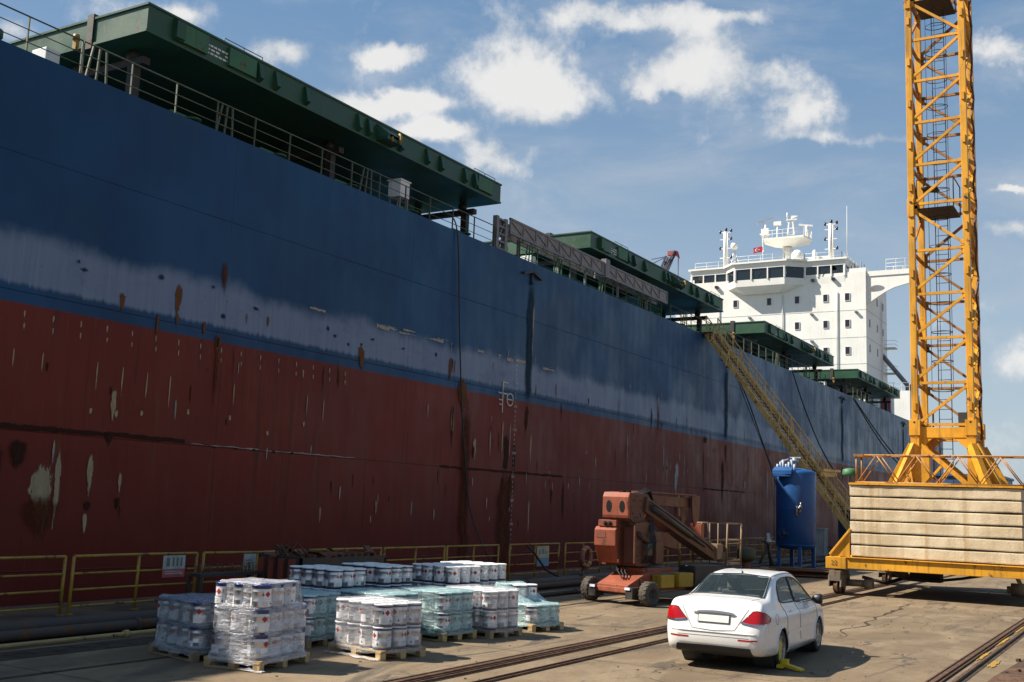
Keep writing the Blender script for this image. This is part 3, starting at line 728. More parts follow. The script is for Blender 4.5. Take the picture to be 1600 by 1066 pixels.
MB().lathe([(.28, 0), (.28, 1.3), (.15, 1.5), (0, 1.55)], 12, 0, M.Translation((-37.7, 139, 35))).build('vent_pipe', WHT, ship)
MB().tube([(-33.5, 139, 35), (-33.5, 139, 38.5), (-33.5, 139, 42.0)], [.06, .045, .02], 6).build('antenna', WHT, ship)
q = MB()
for k in range(5): q.tube([(-33.2 + k * .4, 140, 33), (-33.2 + k * .4, 140, 34.3 + (k % 2) * .5)], .06, 6)
q.bb(-33.4, -32.0, 139.8, 140.2, 33.6, 33.8); q.lathe([(0, 0), (.3, 0), (.3, .5), (0, .6)], 10, 0, M.Translation((-46.6, 139, 35)))
q.build('roof_fitting', GREY, ship)
# aft deck house, provision crane and rails past the block
q = MB(); q.bb(-30.6, -26.2, 139.5, 146, DZ, 17.9); q.build('deck_house', WHT, ship)
MB().bb(-29.7, -28.5, 139.42, 139.6, 14.4, 17.0).build('door', paint('maroon_door', (.20, .03, .05), .5), ship)
q = MB()
for k in (.5, 1.0): q.tube([(-31.0, 139.6, 17.9 + k), (-26.2, 139.6, 17.9 + k)], .04, 5)
for k in range(6): q.beam((-31 + k * .95, 139.6, 17.9), (-31 + k * .95, 139.6, 18.95), .06)
q.build('hand_rail', WHT2, ship)
q = MB(); q.beam((-27.6, 146, 19.2), (-31.2, 148, 23.6), .5, .4); q.tube([(-27.6, 146, 17.9), (-27.6, 146, 19.4)], .35, 10); q.build('provision_crane', GREY, ship)
# flag on the signal halyard
fl = MB(); FX, FY, FZ = -45.9, 139.0, 36.75
rows = [[(FX + 1.25 * i / 8, FY + .10 * sin(i * 1.1 + j), FZ + .75 * j / 4 + .16 * i / 8) for i in range(9)] for j in range(5)]
fl.grid(rows)
rows = []
for i in range(13):
    t = .55 + (2 * pi - 1.1) * i / 12; rows.append([(FX + .48 + .20 * cos(t), FY - .12, FZ + .43 + .20 * sin(t)), (FX + .52 + .15 * cos(t), FY - .12, FZ + .43 + .15 * sin(t))])
fl.grid(rows, 1, sm=False)
st = [(FX + .80 + (.10 if i % 2 == 0 else .04) * cos(pi + i * pi / 5), FY - .12, FZ + .46 + (.10 if i % 2 == 0 else .04) * sin(pi + i * pi / 5)) for i in range(10)]
fl.add(st, [list(range(10))], 1)
tag(fl.build('flag', [REDP, WHT2], base=(FX, FY, FZ), normals=False), 'small red flag with white crescent and star flying in front of the radar mast', 'flag')
pq = MB().tube([(FX + 1.28, FY, 34.9), (FX + 1.28, FY, FZ + 1.4)], .04, 6); pq.build('flag_pole', WHT2, ship)
# ------------------------------------------------------------------ gangway
GANG = paint('gangway_tan_yellow', (.84, .52, .17), .55, rust=.35, streak=.4, scale=1.2)
def gangway():
    top, bot = V((-24.6, 66.2, 13.65)), V((-13.9, 62.6, .45))
    t = thing('gangway', (bot.x, bot.y, 0), 'long yellow gangway stair slanting from the quay up to the ship deck', 'gangway')
    d = (bot - top); hd = V((d.x, d.y, 0)).normalized(); sd = V((-hd.y, hd.x, 0))
    q = MB()
    for s_ in (-.55, .55): q.beam(top + sd * s_, bot + sd * s_, .10, .32)
    q.build('stringer', GANG, t)
    q = MB(); n = 58
    for i in range(1, n):
        p = top.lerp(bot, i / n) - Z * .06
        q.box(p, (.26, 1.04, .04), rot=M.Rotation(math.atan2(hd.y, hd.x), 3, 'Z'))
    q.build('tread', DARK, t)
    for s_ in (-.58, .58):
        q = MB(); a, b_ = top + sd * s_, bot + sd * s_
        for k, r in ((1.15, .035), (.75, .022), (.4, .022)): q.tube([a + Z * k, b_ + Z * k], r, 6)
        for i in range(19):
            p = a.lerp(b_, i / 18); q.beam(p, p + Z * 1.15, .05)
            if i % 6 == 3: q.beam(p + Z * 1.15, p - Z * .1 + sd * s_ * .6, .04)
        q.build('handrail', GANG, t)
        m = MB()
        for i in range(80):
            p = a.lerp(b_, (i + .5) / 80); m.beam(p + Z * .1, p + Z * 1.1, .011)
        m.build('mesh_panel', GANG, t)
    p = top.lerp(bot, .76); r = M.Rotation(math.atan2(hd.y, hd.x), 3, 'Z')
    MB().box(p + Z * 1.3, (.5, 1.7, .14), rot=r).box(p + Z * 1.1, (.12, 1.6, .3), rot=r).build('clamp_plate', GANG, t)
    MB().bb(-25.9, -24.3, 65.5, 67.2, 13.62, 13.72).bb(-24.5, -24.4, 65.5, 67.2, 13.2, 13.6).build('top_platform', BRN, t)
    q = MB(); c = bot
    q.box((c.x + .6, c.y - .2, .42), (1.6, 1.5, .08), rot=r)
    for dx in (0, 1.2):
        for dy in (-.7, .4): q.bb(c.x + dx - .04, c.x + dx + .04, c.y + dy - .04, c.y + dy + .04, 0, .4)
    q.build('landing', YEL, t)
gangway()
# ------------------------------------------------------------------ tower crane on rails
TX, TY = -5.97, 38.0
cr = thing('tower_crane', (TX, TY, 0), 'tall yellow lattice tower crane on rails with stacked concrete ballast', 'crane')
X0, X1, YF, YB = -9.05, -2.85, 34.5, 41.9
BCON = None
def ballastmat():
    m, n, b, o = newmat('ballast_concrete'); p = n.node('ShaderNodeNewGeometry', 0)
    a = n.noise(p, 1.2, 6, .65); st = n.noise(n.scale(p, (3.2, 3.2, .12)), 1.5, 5, .6); st2 = n.noise(n.scale(p, (9, 9, .35)), 1.5, 4, .6); f = n.noise(p, 22, 4, .7)
    c = n.mix(n.ss(a, .3, .7), (.50, .385, .235), (.70, .575, .385)); c = n.mix(n.ss(st, .52, .74, 0, .6), c, (.42, .26, .11)); c = n.mix(n.m('MULTIPLY', n.ss(st2, .6, .75, 0, .5), n.ss(a, .45, .6)), c, (.17, .11, .06)); c = n.mix(n.ss(n.noise(p, 3.5, 6, .7), .6, .72, 0, .55), c, (.28, .20, .12)); c = n.mix(n.ss(f, .6, .75, 0, .5), c, (.16, .11, .06))
    pset(n, b, col=c, rough=.85, nor=n.bump(n.m('ADD', f, a), .008)); return m
BCON = ballastmat()
q = MB()
q.bb(X0 + .62, X1 - .6, YF, YF + .3, .80, 1.12); q.bb(X0, X0 + .62, YF - .03, YF + .42, .78, 1.13); q.bb(X1 - .6, X1, YF - .03, YF + .42, .78, 1.13)
q.bb(X0 + .62, X1 - .6, YF - .06, YF + .36, 1.12, 1.15)
q.bb(X0 + .1, X1 - .1, YB - .4, YB, .80, 1.12)
for x in (X0 + .3, X1 - .3): q.bb(x - .2, x + .2, YF + .42, YB - .4, .80, 1.12)
for sx in (-1, 1):
    for sy in (-1, 1): q.beam((TX + sx * .9, TY + sy * .9, 1.0), (TX + sx * 2.8, TY + sy * 3.2, 1.0), .35, .3)
q.prism([(X0 + .1, YF + .05, 1.15), (X0 + .72, YF + .05, 1.15), (X0 + .72, YF + .05, 1.95)], (0, .08, 0)); q.beam((X0 + .12, YF + .02, 1.2), (X0 + .76, YF + .02, 2.0), .07)
fr = sub(q.build('base_frame', CRY, cr, bevel=.012))
tx = MB(); tx.text('22', .2, M.Translation((X0 + .27, YF - .045, .89)) @ M.Rotation(pi / 2, 4, 'X')); tx.build('number', PLAS, fr, normals=False)
def bogie(x, y):
    q = MB()
    q.bb(x - .17, x + .17, y - .55, y + .55, .42, .72); q.bb(x - .1, x + .1, y - .12, y + .12, .7, .85)
    for sx in (-.2, .16): q.prism([(x + sx, y - .6, .25), (x + sx, y + .6, .25), (x + sx, y + .5, .6), (x + sx, y - .5, .6)], (.04, 0, 0))
    q.tube([(x + .2, y + .1, .36), (x + .75, y + .1, .36)], .11, 10); q.tube([(x + .75, y + .1, .36), (x + 1.0, y + .1, .36)], .16, 10)
    o = sub(q.build('bogie', paint('bogie_grime', (.16, .125, .085), .7, rust=.4, scale=4), cr))
    for dy in (-.3, .3):
        w = MB(); w.lathe([(0, -.07), (.2, -.07), (.2, -.05), (.225, -.045), (.225, .045), (.25, .05), (.25, .075), (0, .075)], 20, 0, M.Translation((x, y + dy, .265)) @ M.Rotation(pi / 2, 4, 'Y')); w.build('wheel', RAILS, o)
for x in (-8.72, -3.02):
    for y in (YF + .3, YB - .3): bogie(x, y)
MB().tube([(-4.2, 38.0, .3), (-3.6, 38.0, .3)], .2, 12).tube([(-4.32, 38.0, .3), (-4.2, 38.0, .3)], .1, 12).beam((-3.9, 38, .4), (-4.1, 38, .85), .12).build('drive_motor', paint('drum_cream', (.48, .38, .24), .6, rust=.2), cr)
q = MB(); q.tube([(-7.2, 34.9, .8), (-6.9, 35.5, .55), (-6.2, 36, .5), (-5.4, 36.2, .62), (-4.6, 36, .8)], .05, 6); q.tube([(-8.3, 36, .5), (-7.6, 36.2, .34), (-7.2, 36.6, .5)], .06, 6); q.bb(-6.9, -6.0, 36.2, 36.8, .45, .8); q.build('power_cable', BLK, cr)
# ballast: six slabs in front, six behind
for ya, yb in ((YF + .02, YF + 1.75), (YB - 1.75, YB - .02)):
    for k in range(6):
        z0 = 1.155 + k * .365; jx = rnd(-.02, .02)
        q = MB(); ys_ = ya + rnd(0, .015); nn_ = 40; ph = rnd(0, 50)
        wv = lambda i, s_: .018 * mnoise.noise(V((i * .23, ph + s_, 0)))
        lo_ = [(-8.29 + jx + 4.82 * i / nn_, ys_ + .012 * mnoise.noise(V((i * .4, ph, 7))), z0 + .036 + wv(i, 0) * .8) for i in range(nn_ + 1)]
        hi_ = [(x_, y_, z0 + .352 + wv(i, 5) * .6) for i, (x_, y_, _) in enumerate(lo_)]
        R_ = [[(x_, yb, z_) for x_, _, z_ in lo_], lo_, [(x_, y_ - .008, z_ + .03) for x_, y_, z_ in lo_], [(x_, y_ - .008, z_ - .03) for x_, y_, z_ in hi_], hi_, [(x_, yb, z_) for x_, _, z_ in hi_]]
        q.grid(R_ + [R_[0]], sm=False); q.add([r[0] for r in R_], [list(range(6))]); q.add([r[-1] for r in R_], [list(range(6))])
        o_ = sub(q.build('ballast_slab', BCON, cr)); MB().bb(-8.26, -3.50, ya + .04, yb - .03, z0 - .003, z0 + .05).build('packing', DARK, o_)
    q = MB(); zz = 1.155 + 6 * .365
    q.bb(-8.33, -3.43, ya - .05, yb + .05, zz + .01, zz + .07)
    q.build('top_plate', CRY, cr)
MB().bb(-8.25, -3.5, YF + 1.8, YB - 1.8, 1.12, 1.15).bb(-8.3, -3.45, YF + 1.9, YF + 2.0, .9, 1.12).bb(-8.3, -3.45, YB - 2.0, YB - 1.9, .9, 1.12).build('added_shadow_plate', DARK, cr)  # added plate over the base centre, deepens the shadow under the crane
# lattice jib section lying on the ballast, its chords run past the edge
q = MB(); z0, zt = 3.43, 4.27
for y in (YF + .12, YF + .82):
    q.tube([(-8.15, y, zt), (1.2, y, zt)], .026, 6); q.tube([(-8.15, y, z0), (-3.4, y, z0)], .035, 6)
    x = -8.1; 
    while x < -3.4:
        q.tube([(x, y, z0), (x + .58, y, zt)], .02, 6); q.tube([(x + .58, y, zt), (x + 1.16, y, z0)], .02, 6); x += 1.16
    q.tube([(-8.12, y, z0), (-8.12, y, zt)], .03, 6)
    x = -3.4
    while x < 1.0:
        q.tube([(x, y, z0 + .3), (x + .45, y, zt)], .022, 6); q.tube([(x + .45, y, zt), (x + .9, y, z0 + .3)], .022, 6); x += .9
q.tube([(-3.4, YF + .5, z0 + .3), (1.2, YF + .5, z0 + .3)], .03, 6)
x = -8.1
while x < -3.3: q.tube([(x, YF + .12, zt), (x + .3, YF + .82, zt)], .02, 6); x += .58
q.bb(-8.2, -7.9, YF + .05, YF + .9, zt - .05, zt + .03); q.bb(-3.35, -2.9, YF + .08, YF + .2, zt - .06, zt + .05)
q.build('lattice_rail', CRD, cr)
MB().lathe([(0, 0), (.22, 0), (.24, .06), (.22, .2), (.12, .24), (0, .25)], 14, 0, M.Translation((-8.35, YF + .25, 3.62))).tube([(-8.35, YF + .25, 3.2), (-8.35, YF + .25, 3.62)], .02, 6).build('lamp', GRD, cr)
# tower foot: portal with knees and raking struts
hw = .95; A = .10
q = MB()
for sx in (-1, 1):
    for sy in (-1, 1):
        x, y = TX + sx * (hw - A), TY + sy * (hw - A)
        q.beam((x, y, 1.1), (x, y, 5.3), .27, .27)
        q.box((x, y, 5.3), (.34, .34, .5))
        for fx, fy in ((X0 + .35 if sx < 0 else X1 - .35, y), (x, YF + 1.95 if sy < 0 else YB - 1.95)): pass
        q.beam((x + sx * .1, y, 4.75), (TX + sx * 2.75, TY + sy * 1.15, 1.15), .22, .26)
        q.beam((x, y + sy * .1, 4.75), (TX + sx * 2.2, TY + sy * 2.2, 1.15), .2, .24)
    x = TX + sx * (hw - A)
    q.bb(x - .06, x + .06, TY - hw + .2, TY + hw - .2, 4.95, 5.25)
for sy in (-1, 1):
    y = TY + sy * (hw - A)
    q.bb(TX - hw + .2, TX + hw - .2, y - .07, y + .07, 4.98, 5.32)
    for sx in (-1, 1): q.prism([(TX + sx * (hw - .2), y - .05, 4.98), (TX + sx * (hw - .65), y - .05, 4.98), (TX + sx * (hw - .2), y - .05, 4.6)], (0, .1, 0))
    q.beam((TX - (hw - .25), y, 4.75), (TX + (hw - .2), y, 3.45), .2, .14); q.beam((TX - (hw - .3), y, 3.4), (TX - .05, y, 4.1), .08)
q.build('tower_foot', CRY, cr, bevel=.008)
# mast sections
secs = [5.29 + 7.37 * k for k in range(4)]
def section(z0):
    z1 = z0 + 7.37; ph = 7.37 / 5; q = MB()
    for sx in (-1, 1):
        for sy in (-1, 1):
            x, y = TX + sx * (hw - A), TY + sy * (hw - A)
            q.beam((x, y, z0), (x, y, z1), .2, .2)
    sec = sub(q.build('mast_section', CRY, cr, bevel=.01))
    for face in range(4):
        f = MB()
        def P(u, z, face=face):
            k = hw - A
            return (TX + u * k, TY - k - .02, z) if face == 0 else (TX + u * k, TY + k + .02, z) if face == 1 else (TX - k - .02, TY + u * k, z) if face == 2 else (TX + k + .02, TY + u * k, z)
        w = .085
        for i in range(5):
            za, zb = z0 + i * ph, z0 + (i + 1) * ph
            if i: f.beam(P(-1, za), P(1, za), w, w)
            a, b_ = (-1, 1) if face in (0, 3) else (1, -1)
            if i == 4: a, b_ = b_, a
            f.beam(P(a * .97, za + .1), P(b_ * .97, zb - .06), w, w)
            for u, z in ((a * .9, za + .12), (b_ * .9, zb - .08)):
                p = V(P(u, z)); f.box(p, (.2, .025, .3) if face < 2 else (.025, .2, .3))
        f.beam(P(-1, z0 + .12), P(1, z0 + .12), w, w)
        f.build('brace', CRY if face in (0, 3) else CRD, sec)  # far faces take the darker yellow, their shade put into the paint
    for sx in (-1, 1):
        x = TX + sx * (hw - A)
        for k in range(5): MB().box((x + .0, TY - hw - .02, z0 + .7 + k * ph), (.09, .06, .26)).build('rung_bracket', CRY, sec)
        l = MB(); l.box((x, TY - hw - .02, z0), (.17, .05, .62)); l.box((x + sx * .11, TY - hw + .1, z0), (.04, .17, .62)); l.build('connecting_lug', CRY, sec)
    pn = MB()
    for sx in (-1, 1): pn.tube([(TX + sx * (hw - A), TY - hw - .07, z0 + .18), (TX + sx * (hw - A), TY - hw + .02, z0 + .18)], .04, 8)
    pn.build('pin', DARK, sec)
for z in secs: section(z)
# ladder with safety hoops and rest platforms inside the mast
LX, LY = TX - .12, TY + .45
q = MB()
for sx in (-.2, .2): q.beam((LX + sx, LY, 1.2), (LX + sx, LY, 34), .026)
z = 1.4
while z < 34: q.tube([(LX - .2, LY, z), (LX + .2, LY, z)], .011, 5); z += .33
q.build('ladder', PLAS, cr)
q = MB(); z = 6.6
while z < 34:
    q.tube([(LX + .34 * cos(t), LY - .1 + -.55 * (.5 + .5 * sin(t)) * 1.1, z) for t in [2 * pi * i / 18 for i in range(18)]], .014, 5, closed=True); z += .98
for t in (0.2, 1.57, 2.9): q.tube([(LX + .34 * cos(t), LY - .1 - .55 * (.5 + .5 * sin(t)) * 1.1, 6.6), (LX + .34 * cos(t), LY - .1 - .55 * (.5 + .5 * sin(t)) * 1.1, 34)], .009, 5)
q.build('ladder_cage', DARK, cr)
for z in secs[1:]:
    q = MB(); q.bb(TX - .7, TX + .45, TY - .75, TY + .75, z - .05, z); q.bb(TX - .6, TX - .1, TY - .5, TY + .1, z + .75, z + .8)
    for a, b_ in (((TX - .7, TY - .7), (TX + .45, TY - .7)), ((TX + .45, TY - .7), (TX + .45, TY + .7))):
        q.tube([(a[0], a[1], z), (a[0], a[1], z + 1.0), (b_[0], b_[1], z + 1.0), (b_[0], b_[1], z)], .02, 6)
    q.build('rest_platform', DARK, cr)
q = MB(); q.tube([(TX + .5, TY + .8, 1.2), (TX + .5, TY + .8, 6.9)], .02, 6); q.tube([(TX - .35, TY - .55, 1.2), (TX - .35, TY - .55, 5.9)], .03, 6)
for k in range(30): pass
q.build('electric_cable', BRN, cr)
hs = MB()
prev = None
for k in range(150):
    z = 5 + k * .2; p = V((TX + hw + .03 + .03 * sin(z * 5), TY + .30 + .08 * sin(z * 3.1), z)); 
    if prev is not None: hs.beam(prev, p, .06)
    prev = p
hs.build('cable_bundle', BRN, cr)
MB().bb(TX + .45, TX + .72, TY - .8, TY - .55, 5.35, 5.8).build('junction_box', DARK, cr)
# ------------------------------------------------------------------ paint pails on pallets
def pailmat():
    m, n, b, o = newmat('pail_tin'); p = n.node('ShaderNodeTexCoord', 3); r = n.node('ShaderNodeObjectInfo', 5)
    f = n.noise(n.vm('ADD', p, n.comb(n.m('MULTIPLY', r, 30), 0, 0)), 9, 4, .6)
    pset(n, b, col=n.mix(f, (.42, .42, .45), (.60, .60, .62)), metal=.8, rough=n.ss(f, .3, .7, .26, .42)); return m
TIN = pailmat()
NAVB = paint('pail_navy_band', (.035, .04, .10), .4, var=.2)
LIDW = paint('pail_lid_white', (.74, .73, .71), .38, var=.1, scale=6)
LIDS = paint('pail_lid_tin', (.62, .62, .66), .3, .8, var=.15, scale=6)
LIDN = paint('pail_lid_navy', (.05, .07, .22), .28, .5, var=.2)
LABW = paint('label_white', (.70, .68, .67), .55, var=.06, scale=8)
LABP = paint('label_print_grey', (.42, .42, .46), .55, var=.3, scale=8)
LABR = paint('label_red', (.36, .012, .025), .5, var=.1)
LABK = paint('label_black', (.03, .03, .03), .6)
PR, PH, PP = .143, .335, .298
def cyl_patch(q, r, a0, a1, z0, z1, mi, n=10):
    q.grid([[(r * cos(a0 + (a1 - a0) * j / n), r * sin(a0 + (a1 - a0) * j / n), z) for j in range(n + 1)] for z in (z0, z1)], mi)
def cyl_poly(q, r, c, pts, mi):
    zs = [z for u, z in pts]; z0, z1 = min(zs), max(zs); rows = []; n = len(pts)
    for i in range(9):
        z = z0 + (z1 - z0) * (.001 + .998 * i / 8); us = []
        for k in range(n):
            (ua, za), (ub, zb) = pts[k], pts[(k + 1) % n]
            if (za - z) * (zb - z) <= 0 and za != zb: us.append(ua + (ub - ua) * (z - za) / (zb - za))
        if len(us) < 2: continue
        a, b_ = min(us), max(us)
        rows.append([(r * cos(c + (a + (b_ - a) * j / 6) / r), r * sin(c + (a + (b_ - a) * j / 6) / r), z) for j in range(7)])
    q.grid(rows, mi)
def make_pail(kind):
    q = MB(); q.lathe([(0, .004), (PR - .012, 0), (PR - .003, .006), (PR - .004, .035)], 28, 1)
    q.lathe([(PR - .004, .035), (PR - .002, .04), (PR, .11), (PR + .003, .115), (PR, .12), (PR, .24), (PR + .004, .246), (PR, .252), (PR + .001, .285)], 28, 0)
    q.lathe([(PR + .001, .285), (PR + .003, .29), (PR + .002, .318)], 28, 1 if kind != 'lit' else 0)
    o = q.build('paint_pail', [TIN, NAVB])
    q = MB(); q.lathe([(PR + .003, .312), (PR + .008, .316), (PR + .008, PH - .004), (PR + .002, PH), (PR - .012, PH - .002), (PR - .016, PH - .014), (.05, PH - .012), (0, PH - .010)], 28, 0)
    if kind != 'lit': q.tube([(.045 + .035 * cos(t), .035 * sin(t), PH - .008) for t in [2 * pi * i / 12 for i in range(12)]], .008, 6, closed=True)
    q.build('lid', {'a': LIDW, 'b': LIDN, 'lit': LIDW}[kind], o)
    q = MB(); r = PR + .0025
    cyl_patch(q, r, -.9, .9, .048, .140, 0); cyl_patch(q, r, 1.5, 2.2, .05, .20, 0)
    cyl_patch(q, r, 3.2, 4.6, .05, .16, 0); cyl_patch(q, r + .001, -.42, .42, .150, .275, 0)
    r += .003
    for c in (0, 3.8): cyl_poly(q, r, c, [(-.043, .212), (0, .169), (.043, .212), (0, .255)], 1)
    cyl_poly(q, r, .45, [(-.018, .075), (.018, .075), (0, .11)], 2); cyl_poly(q, r, -.45, [(-.018, .195), (.018, .195), (0, .23)], 2)
    for k in range(5): cyl_poly(q, r, 1.75, [(-.05, .08 + k * .03), (.045 - .015 * (k % 2), .08 + k * .03), (.045 - .015 * (k % 2), .09 + k * .03), (-.05, .09 + k * .03)], 3)
    for k in range(3): cyl_poly(q, r, -.15, [(-.06, .065 + k * .022), (.03, .065 + k * .022), (.03, .072 + k * .022), (-.06, .072 + k * .022)], 3)
    q.build('label', [LABW, LABR, LABK, LABP], o, normals=False)
    return o
PAILS = {k: make_pail(k) for k in ('a', 'b', 'lit')}
USED = {k: False for k in PAILS}
def put_pail(kind, x, y, z, rz, label, group):
    o = PAILS[kind] if not USED[kind] else copy_tree(PAILS[kind]); USED[kind] = True
    o.location = (x, y, z); o.rotation_euler = (0, 0, rz); tag(o, label, 'paint pail', group)
PL = {}
def make_pallet(mat, lx, ly, x, y, rz, label):
    t = thing('pallet', (x, y, 0), label, 'pallet', rz=rz, local=True)
    q = MB(); n = 7
    for i in range(n): q.box((0, -ly / 2 + ly * (i + .5) / n, .133), (lx, ly / n - .022, .021))
    for sx in (-1, 0, 1): q.box((sx * (lx / 2 - .06), 0, .112), (.11, ly, .02))
    q.build('deck', mat, t)
    for sx in (-1, 0, 1):
        for sy in (-1, 0, 1): MB().box((sx * (lx / 2 - .06), sy * (ly / 2 - .06), .062), (.11, .11, .08)).build('block', mat, t)
    for sy in (-1, 0, 1): MB().box((0, sy * (ly / 2 - .06), .012), (lx, .1, .02)).build('skid', mat, t)
    return t
# stacks: x, y, angle, columns, rows, tiers, kinds, wrap, words for its labels
STK = [
 ('A', -12.44, 12.04, -12, 4, 3, 2, 'b', 'grey', 'shaded grey-wrapped stack at the left end'),
 ('B', -11.19, 11.98, 8, 3, 4, 3, 'b', 'clear', 'tall glossy clear-wrapped stack in front'),
 ('C', -12.42, 14.16, 2, 4, 3, 2, 'a', 'green', 'dark green wrapped stack behind the tall glossy one'),
 ('D', -10.64, 14.02, -11, 4, 3, 2, 'a', 'thin', 'thinly wrapped front stack with red diamond labels'),
 ('E', -11.62, 15.28, -6, 4, 3, 2, 'a', 'green', 'green wrapped stack behind the front red-diamond stack'),
 ('F', -11.28, 16.50, -6, 4, 3, 2, 'a', 'green', 'pale green wrapped stack glinting mid row'),
 ('G', -10.92, 17.50, -8, 4, 3, 2, 'lit', 'thin', 'clear stack between two pale green wrapped ones'),
 ('H', -10.86, 19.02, -12, 4, 3, 1, 'a', 'slope', 'low end stack under sloping green film'),
 ('I', -12.88, 15.42, -4, 4, 3, 3, 'a', None, 'back stack nearest the dark scrap bin'),
 ('J', -12.95, 16.95, -6, 4, 3, 3, 'a', None, 'back stack with purple lid rims in the middle'),
 ('K', -12.22, 18.22, -8, 4, 3, 3, 'lit', None, 'rear right stack, its nearer half'),
 ('L', -12.35, 19.42, -4, 4, 3, 3, 'lit', None, 'rear right stack, its farther half'),
]
def film_mat(name, tint, body, fac):
    m, n, b, o = newmat(name)
    p = n.node('ShaderNodeTexCoord', 3)
    w = n.noise(n.scale(p, (.7, .7, 3.6)), 3.0, 5, .6, 1.0); f = n.noise(p, 16, 4, .6, .8)
    pset(n, b, col=body, rough=.16, spec=.8, nor=n.bump(n.m('ADD', w, n.m('MULTIPLY', f, .35)), .05))
    tr = n.node('ShaderNodeBsdfTransparent', 0, {0: tint})
    lw = n.node('ShaderNodeLayerWeight', 1, {0: .35})
    k = n.m('ADD', n.ss(w, .42, .68, fac * .45, fac * 1.25), n.m('MULTIPLY', lw, .3), clamp=True)
    mx = n.t.nodes.new('ShaderNodeMixShader'); n.put(mx.inputs[0], k); n.t.links.new(tr, mx.inputs[1]); n.t.links.new(b.outputs[0], mx.inputs[2]); n.t.links.new(mx.outputs[0], o.inputs[0])
    return m
FILM = {'clear': film_mat('clear_stretch_film', (.94, .95, .97), (.74, .73, .75), .44), 'grey': film_mat('dull_stretch_film', (.86, .9, .92), (.48, .53, .57), .42),
        'green': film_mat('green_stretch_film', (.70, .87, .87), (.46, .60, .61), .38), 'thin': film_mat('thin_stretch_film', (.95, .95, .96), (.78, .77, .77), .11), 'slope': film_mat('loose_green_film', (.72, .90, .89), (.54, .70, .70), .5)}
def wrap(o_label, x, y, rz, lx, ly, h, kind, tiers_fn=None):
    q = MB(); nz, na = 26, 96; rows = []
    def loop(t, ex, z, fl):
        a = 2 * pi * t; c, s_ = cos(a), sin(a); e = .42
        hx, hy = lx / 2 + ex, ly / 2 + ex
        return hx * math.copysign(abs(c) ** e, c), hy * math.copysign(abs(s_) ** e, s_)
    top = h + .012
    for i in range(nz + 1):
        u = i / nz; row = []
        for j in range(na):
            z = .10 + (top - .10) * u
            fl = .05 * max(0, 1 - u * 6)
            tier = .006 * cos(2 * pi * (z - .145) / PH)
            nx = mnoise.noise(V((cos(2 * pi * j / na) * 3 + x, sin(2 * pi * j / na) * 3, z * 5)))
            px, py = loop(j / na, .010 + fl + tier, z, fl)
            k = 1 + .013 * max(-.2, nx)
            hh = tiers_fn(px, py) if tiers_fn else None
            if hh is not None: z = .10 + (hh + .015 - .10) * u
            if kind == 'clear' and z > .86: px *= .93; py *= .93
            row.append(V((px * k, py * k, z + (.03 * nx if u == 0 else 0))))
        rows.append(row)
    last = rows[-1]
    for s_ in (.965, .8, .55, .3, .05):                    # closed, slack top
        row = []
        for p in last:
            px, py = p.x * s_, p.y * s_
            hh = tiers_fn(px, py) if tiers_fn else h
            row.append(V((px, py, hh + .018 + .022 * max(0, mnoise.noise(V((px * 5 + x, py * 5, 2))) + .3))))
        rows.append(row)
    q.grid(rows, wrap=True)
    o = q.build('stretch_wrap', FILM[kind], base=(0, 0, 0)); o.location = (x, y, 0); o.rotation_euler = (0, 0, rz)
    tag(o, o_label, 'plastic wrap')
for nm, x, y, ang, nc, nr, nt, kind, wr, words in STK:
    rz = R(ang); rot = M.Rotation(rz, 3, 'Z')
    lx, ly = nc * PP + .015, nr * PP + .02
    make_pallet(WOODG if nm in 'GAC' else WOOD, lx + .03, ly + .03, x, y, rz, 'wooden pallet under ' + words)
    def occ(i, j, k):
        if nm == 'B' and k == 2: return j < 3
        if nm == 'H' and k == 1: return i < 2 and j >= 1
        return 0 <= k < nt
    tiers = nt + (1 if nm == 'H' else 0)
    for k in range(tiers):
        for i in range(nc):
            for j in range(nr):
                if not occ(i, j, k): continue
                inner = 0 < i < nc - 1 and 0 < j < nr - 1
                if inner and nm != 'B' and k < nt - 1 and (k + 1 < tiers and occ(i, j, k + 1)): continue
                if nm in 'IJKL' and k == 0 and (i in (1, 2) and j > 0): continue
                if nm in 'EJ' and k == 0 and j == nr - 1 and 0 < i < nc - 1: continue
                p = rot @ V(((i - (nc - 1) / 2) * PP, (j - (nr - 1) / 2) * PP, 0))
                fac = -1.05 + (rnd(-3.1, 3.1) if nm in 'AB' else rnd(-1.5, 1.5))
                put_pail(kind, x + p.x + rnd(-.003, .003), y + p.y + rnd(-.003, .003), .145 + k * (PH + .001), fac, 'paint pail in ' + words, 'pails in ' + words)
    h = .145 + nt * (PH + .001)
    if wr == 'slope':
        def tf(px, py): 
            return .145 + PH + max(0, min(1, (.18 - px) / .62)) * PH * max(0, min(1, (py + .45) / .25)) * 1.0
        wrap('loose pale green film sloping over the ' + 'low end pallet of pails', x, y, rz, lx, ly, h, wr, tf)
    elif wr == 'clear': 
        def tf(px, py):
            return h - (PH if py > .32 else 0)
        wrap('clear glossy film wound round the tall stack of pails in front', x, y, rz, lx, ly, h, 'clear', tf)
    elif wr: wrap({'D': 'thin clear film round the front stack with red diamond labels', 'G': 'thin clear film round the stack between two pale green wrapped ones', 'A': 'dull grey film over the shaded stack of pails at the left end', 'C': 'dark green film round the stack behind the tall glossy one', 'E': 'green film over the stack hidden behind the front red-diamond stack', 'F': 'pale green film with sun glints round the stack in the middle of the row'}[nm], x, y, rz, lx, ly, h, wr)
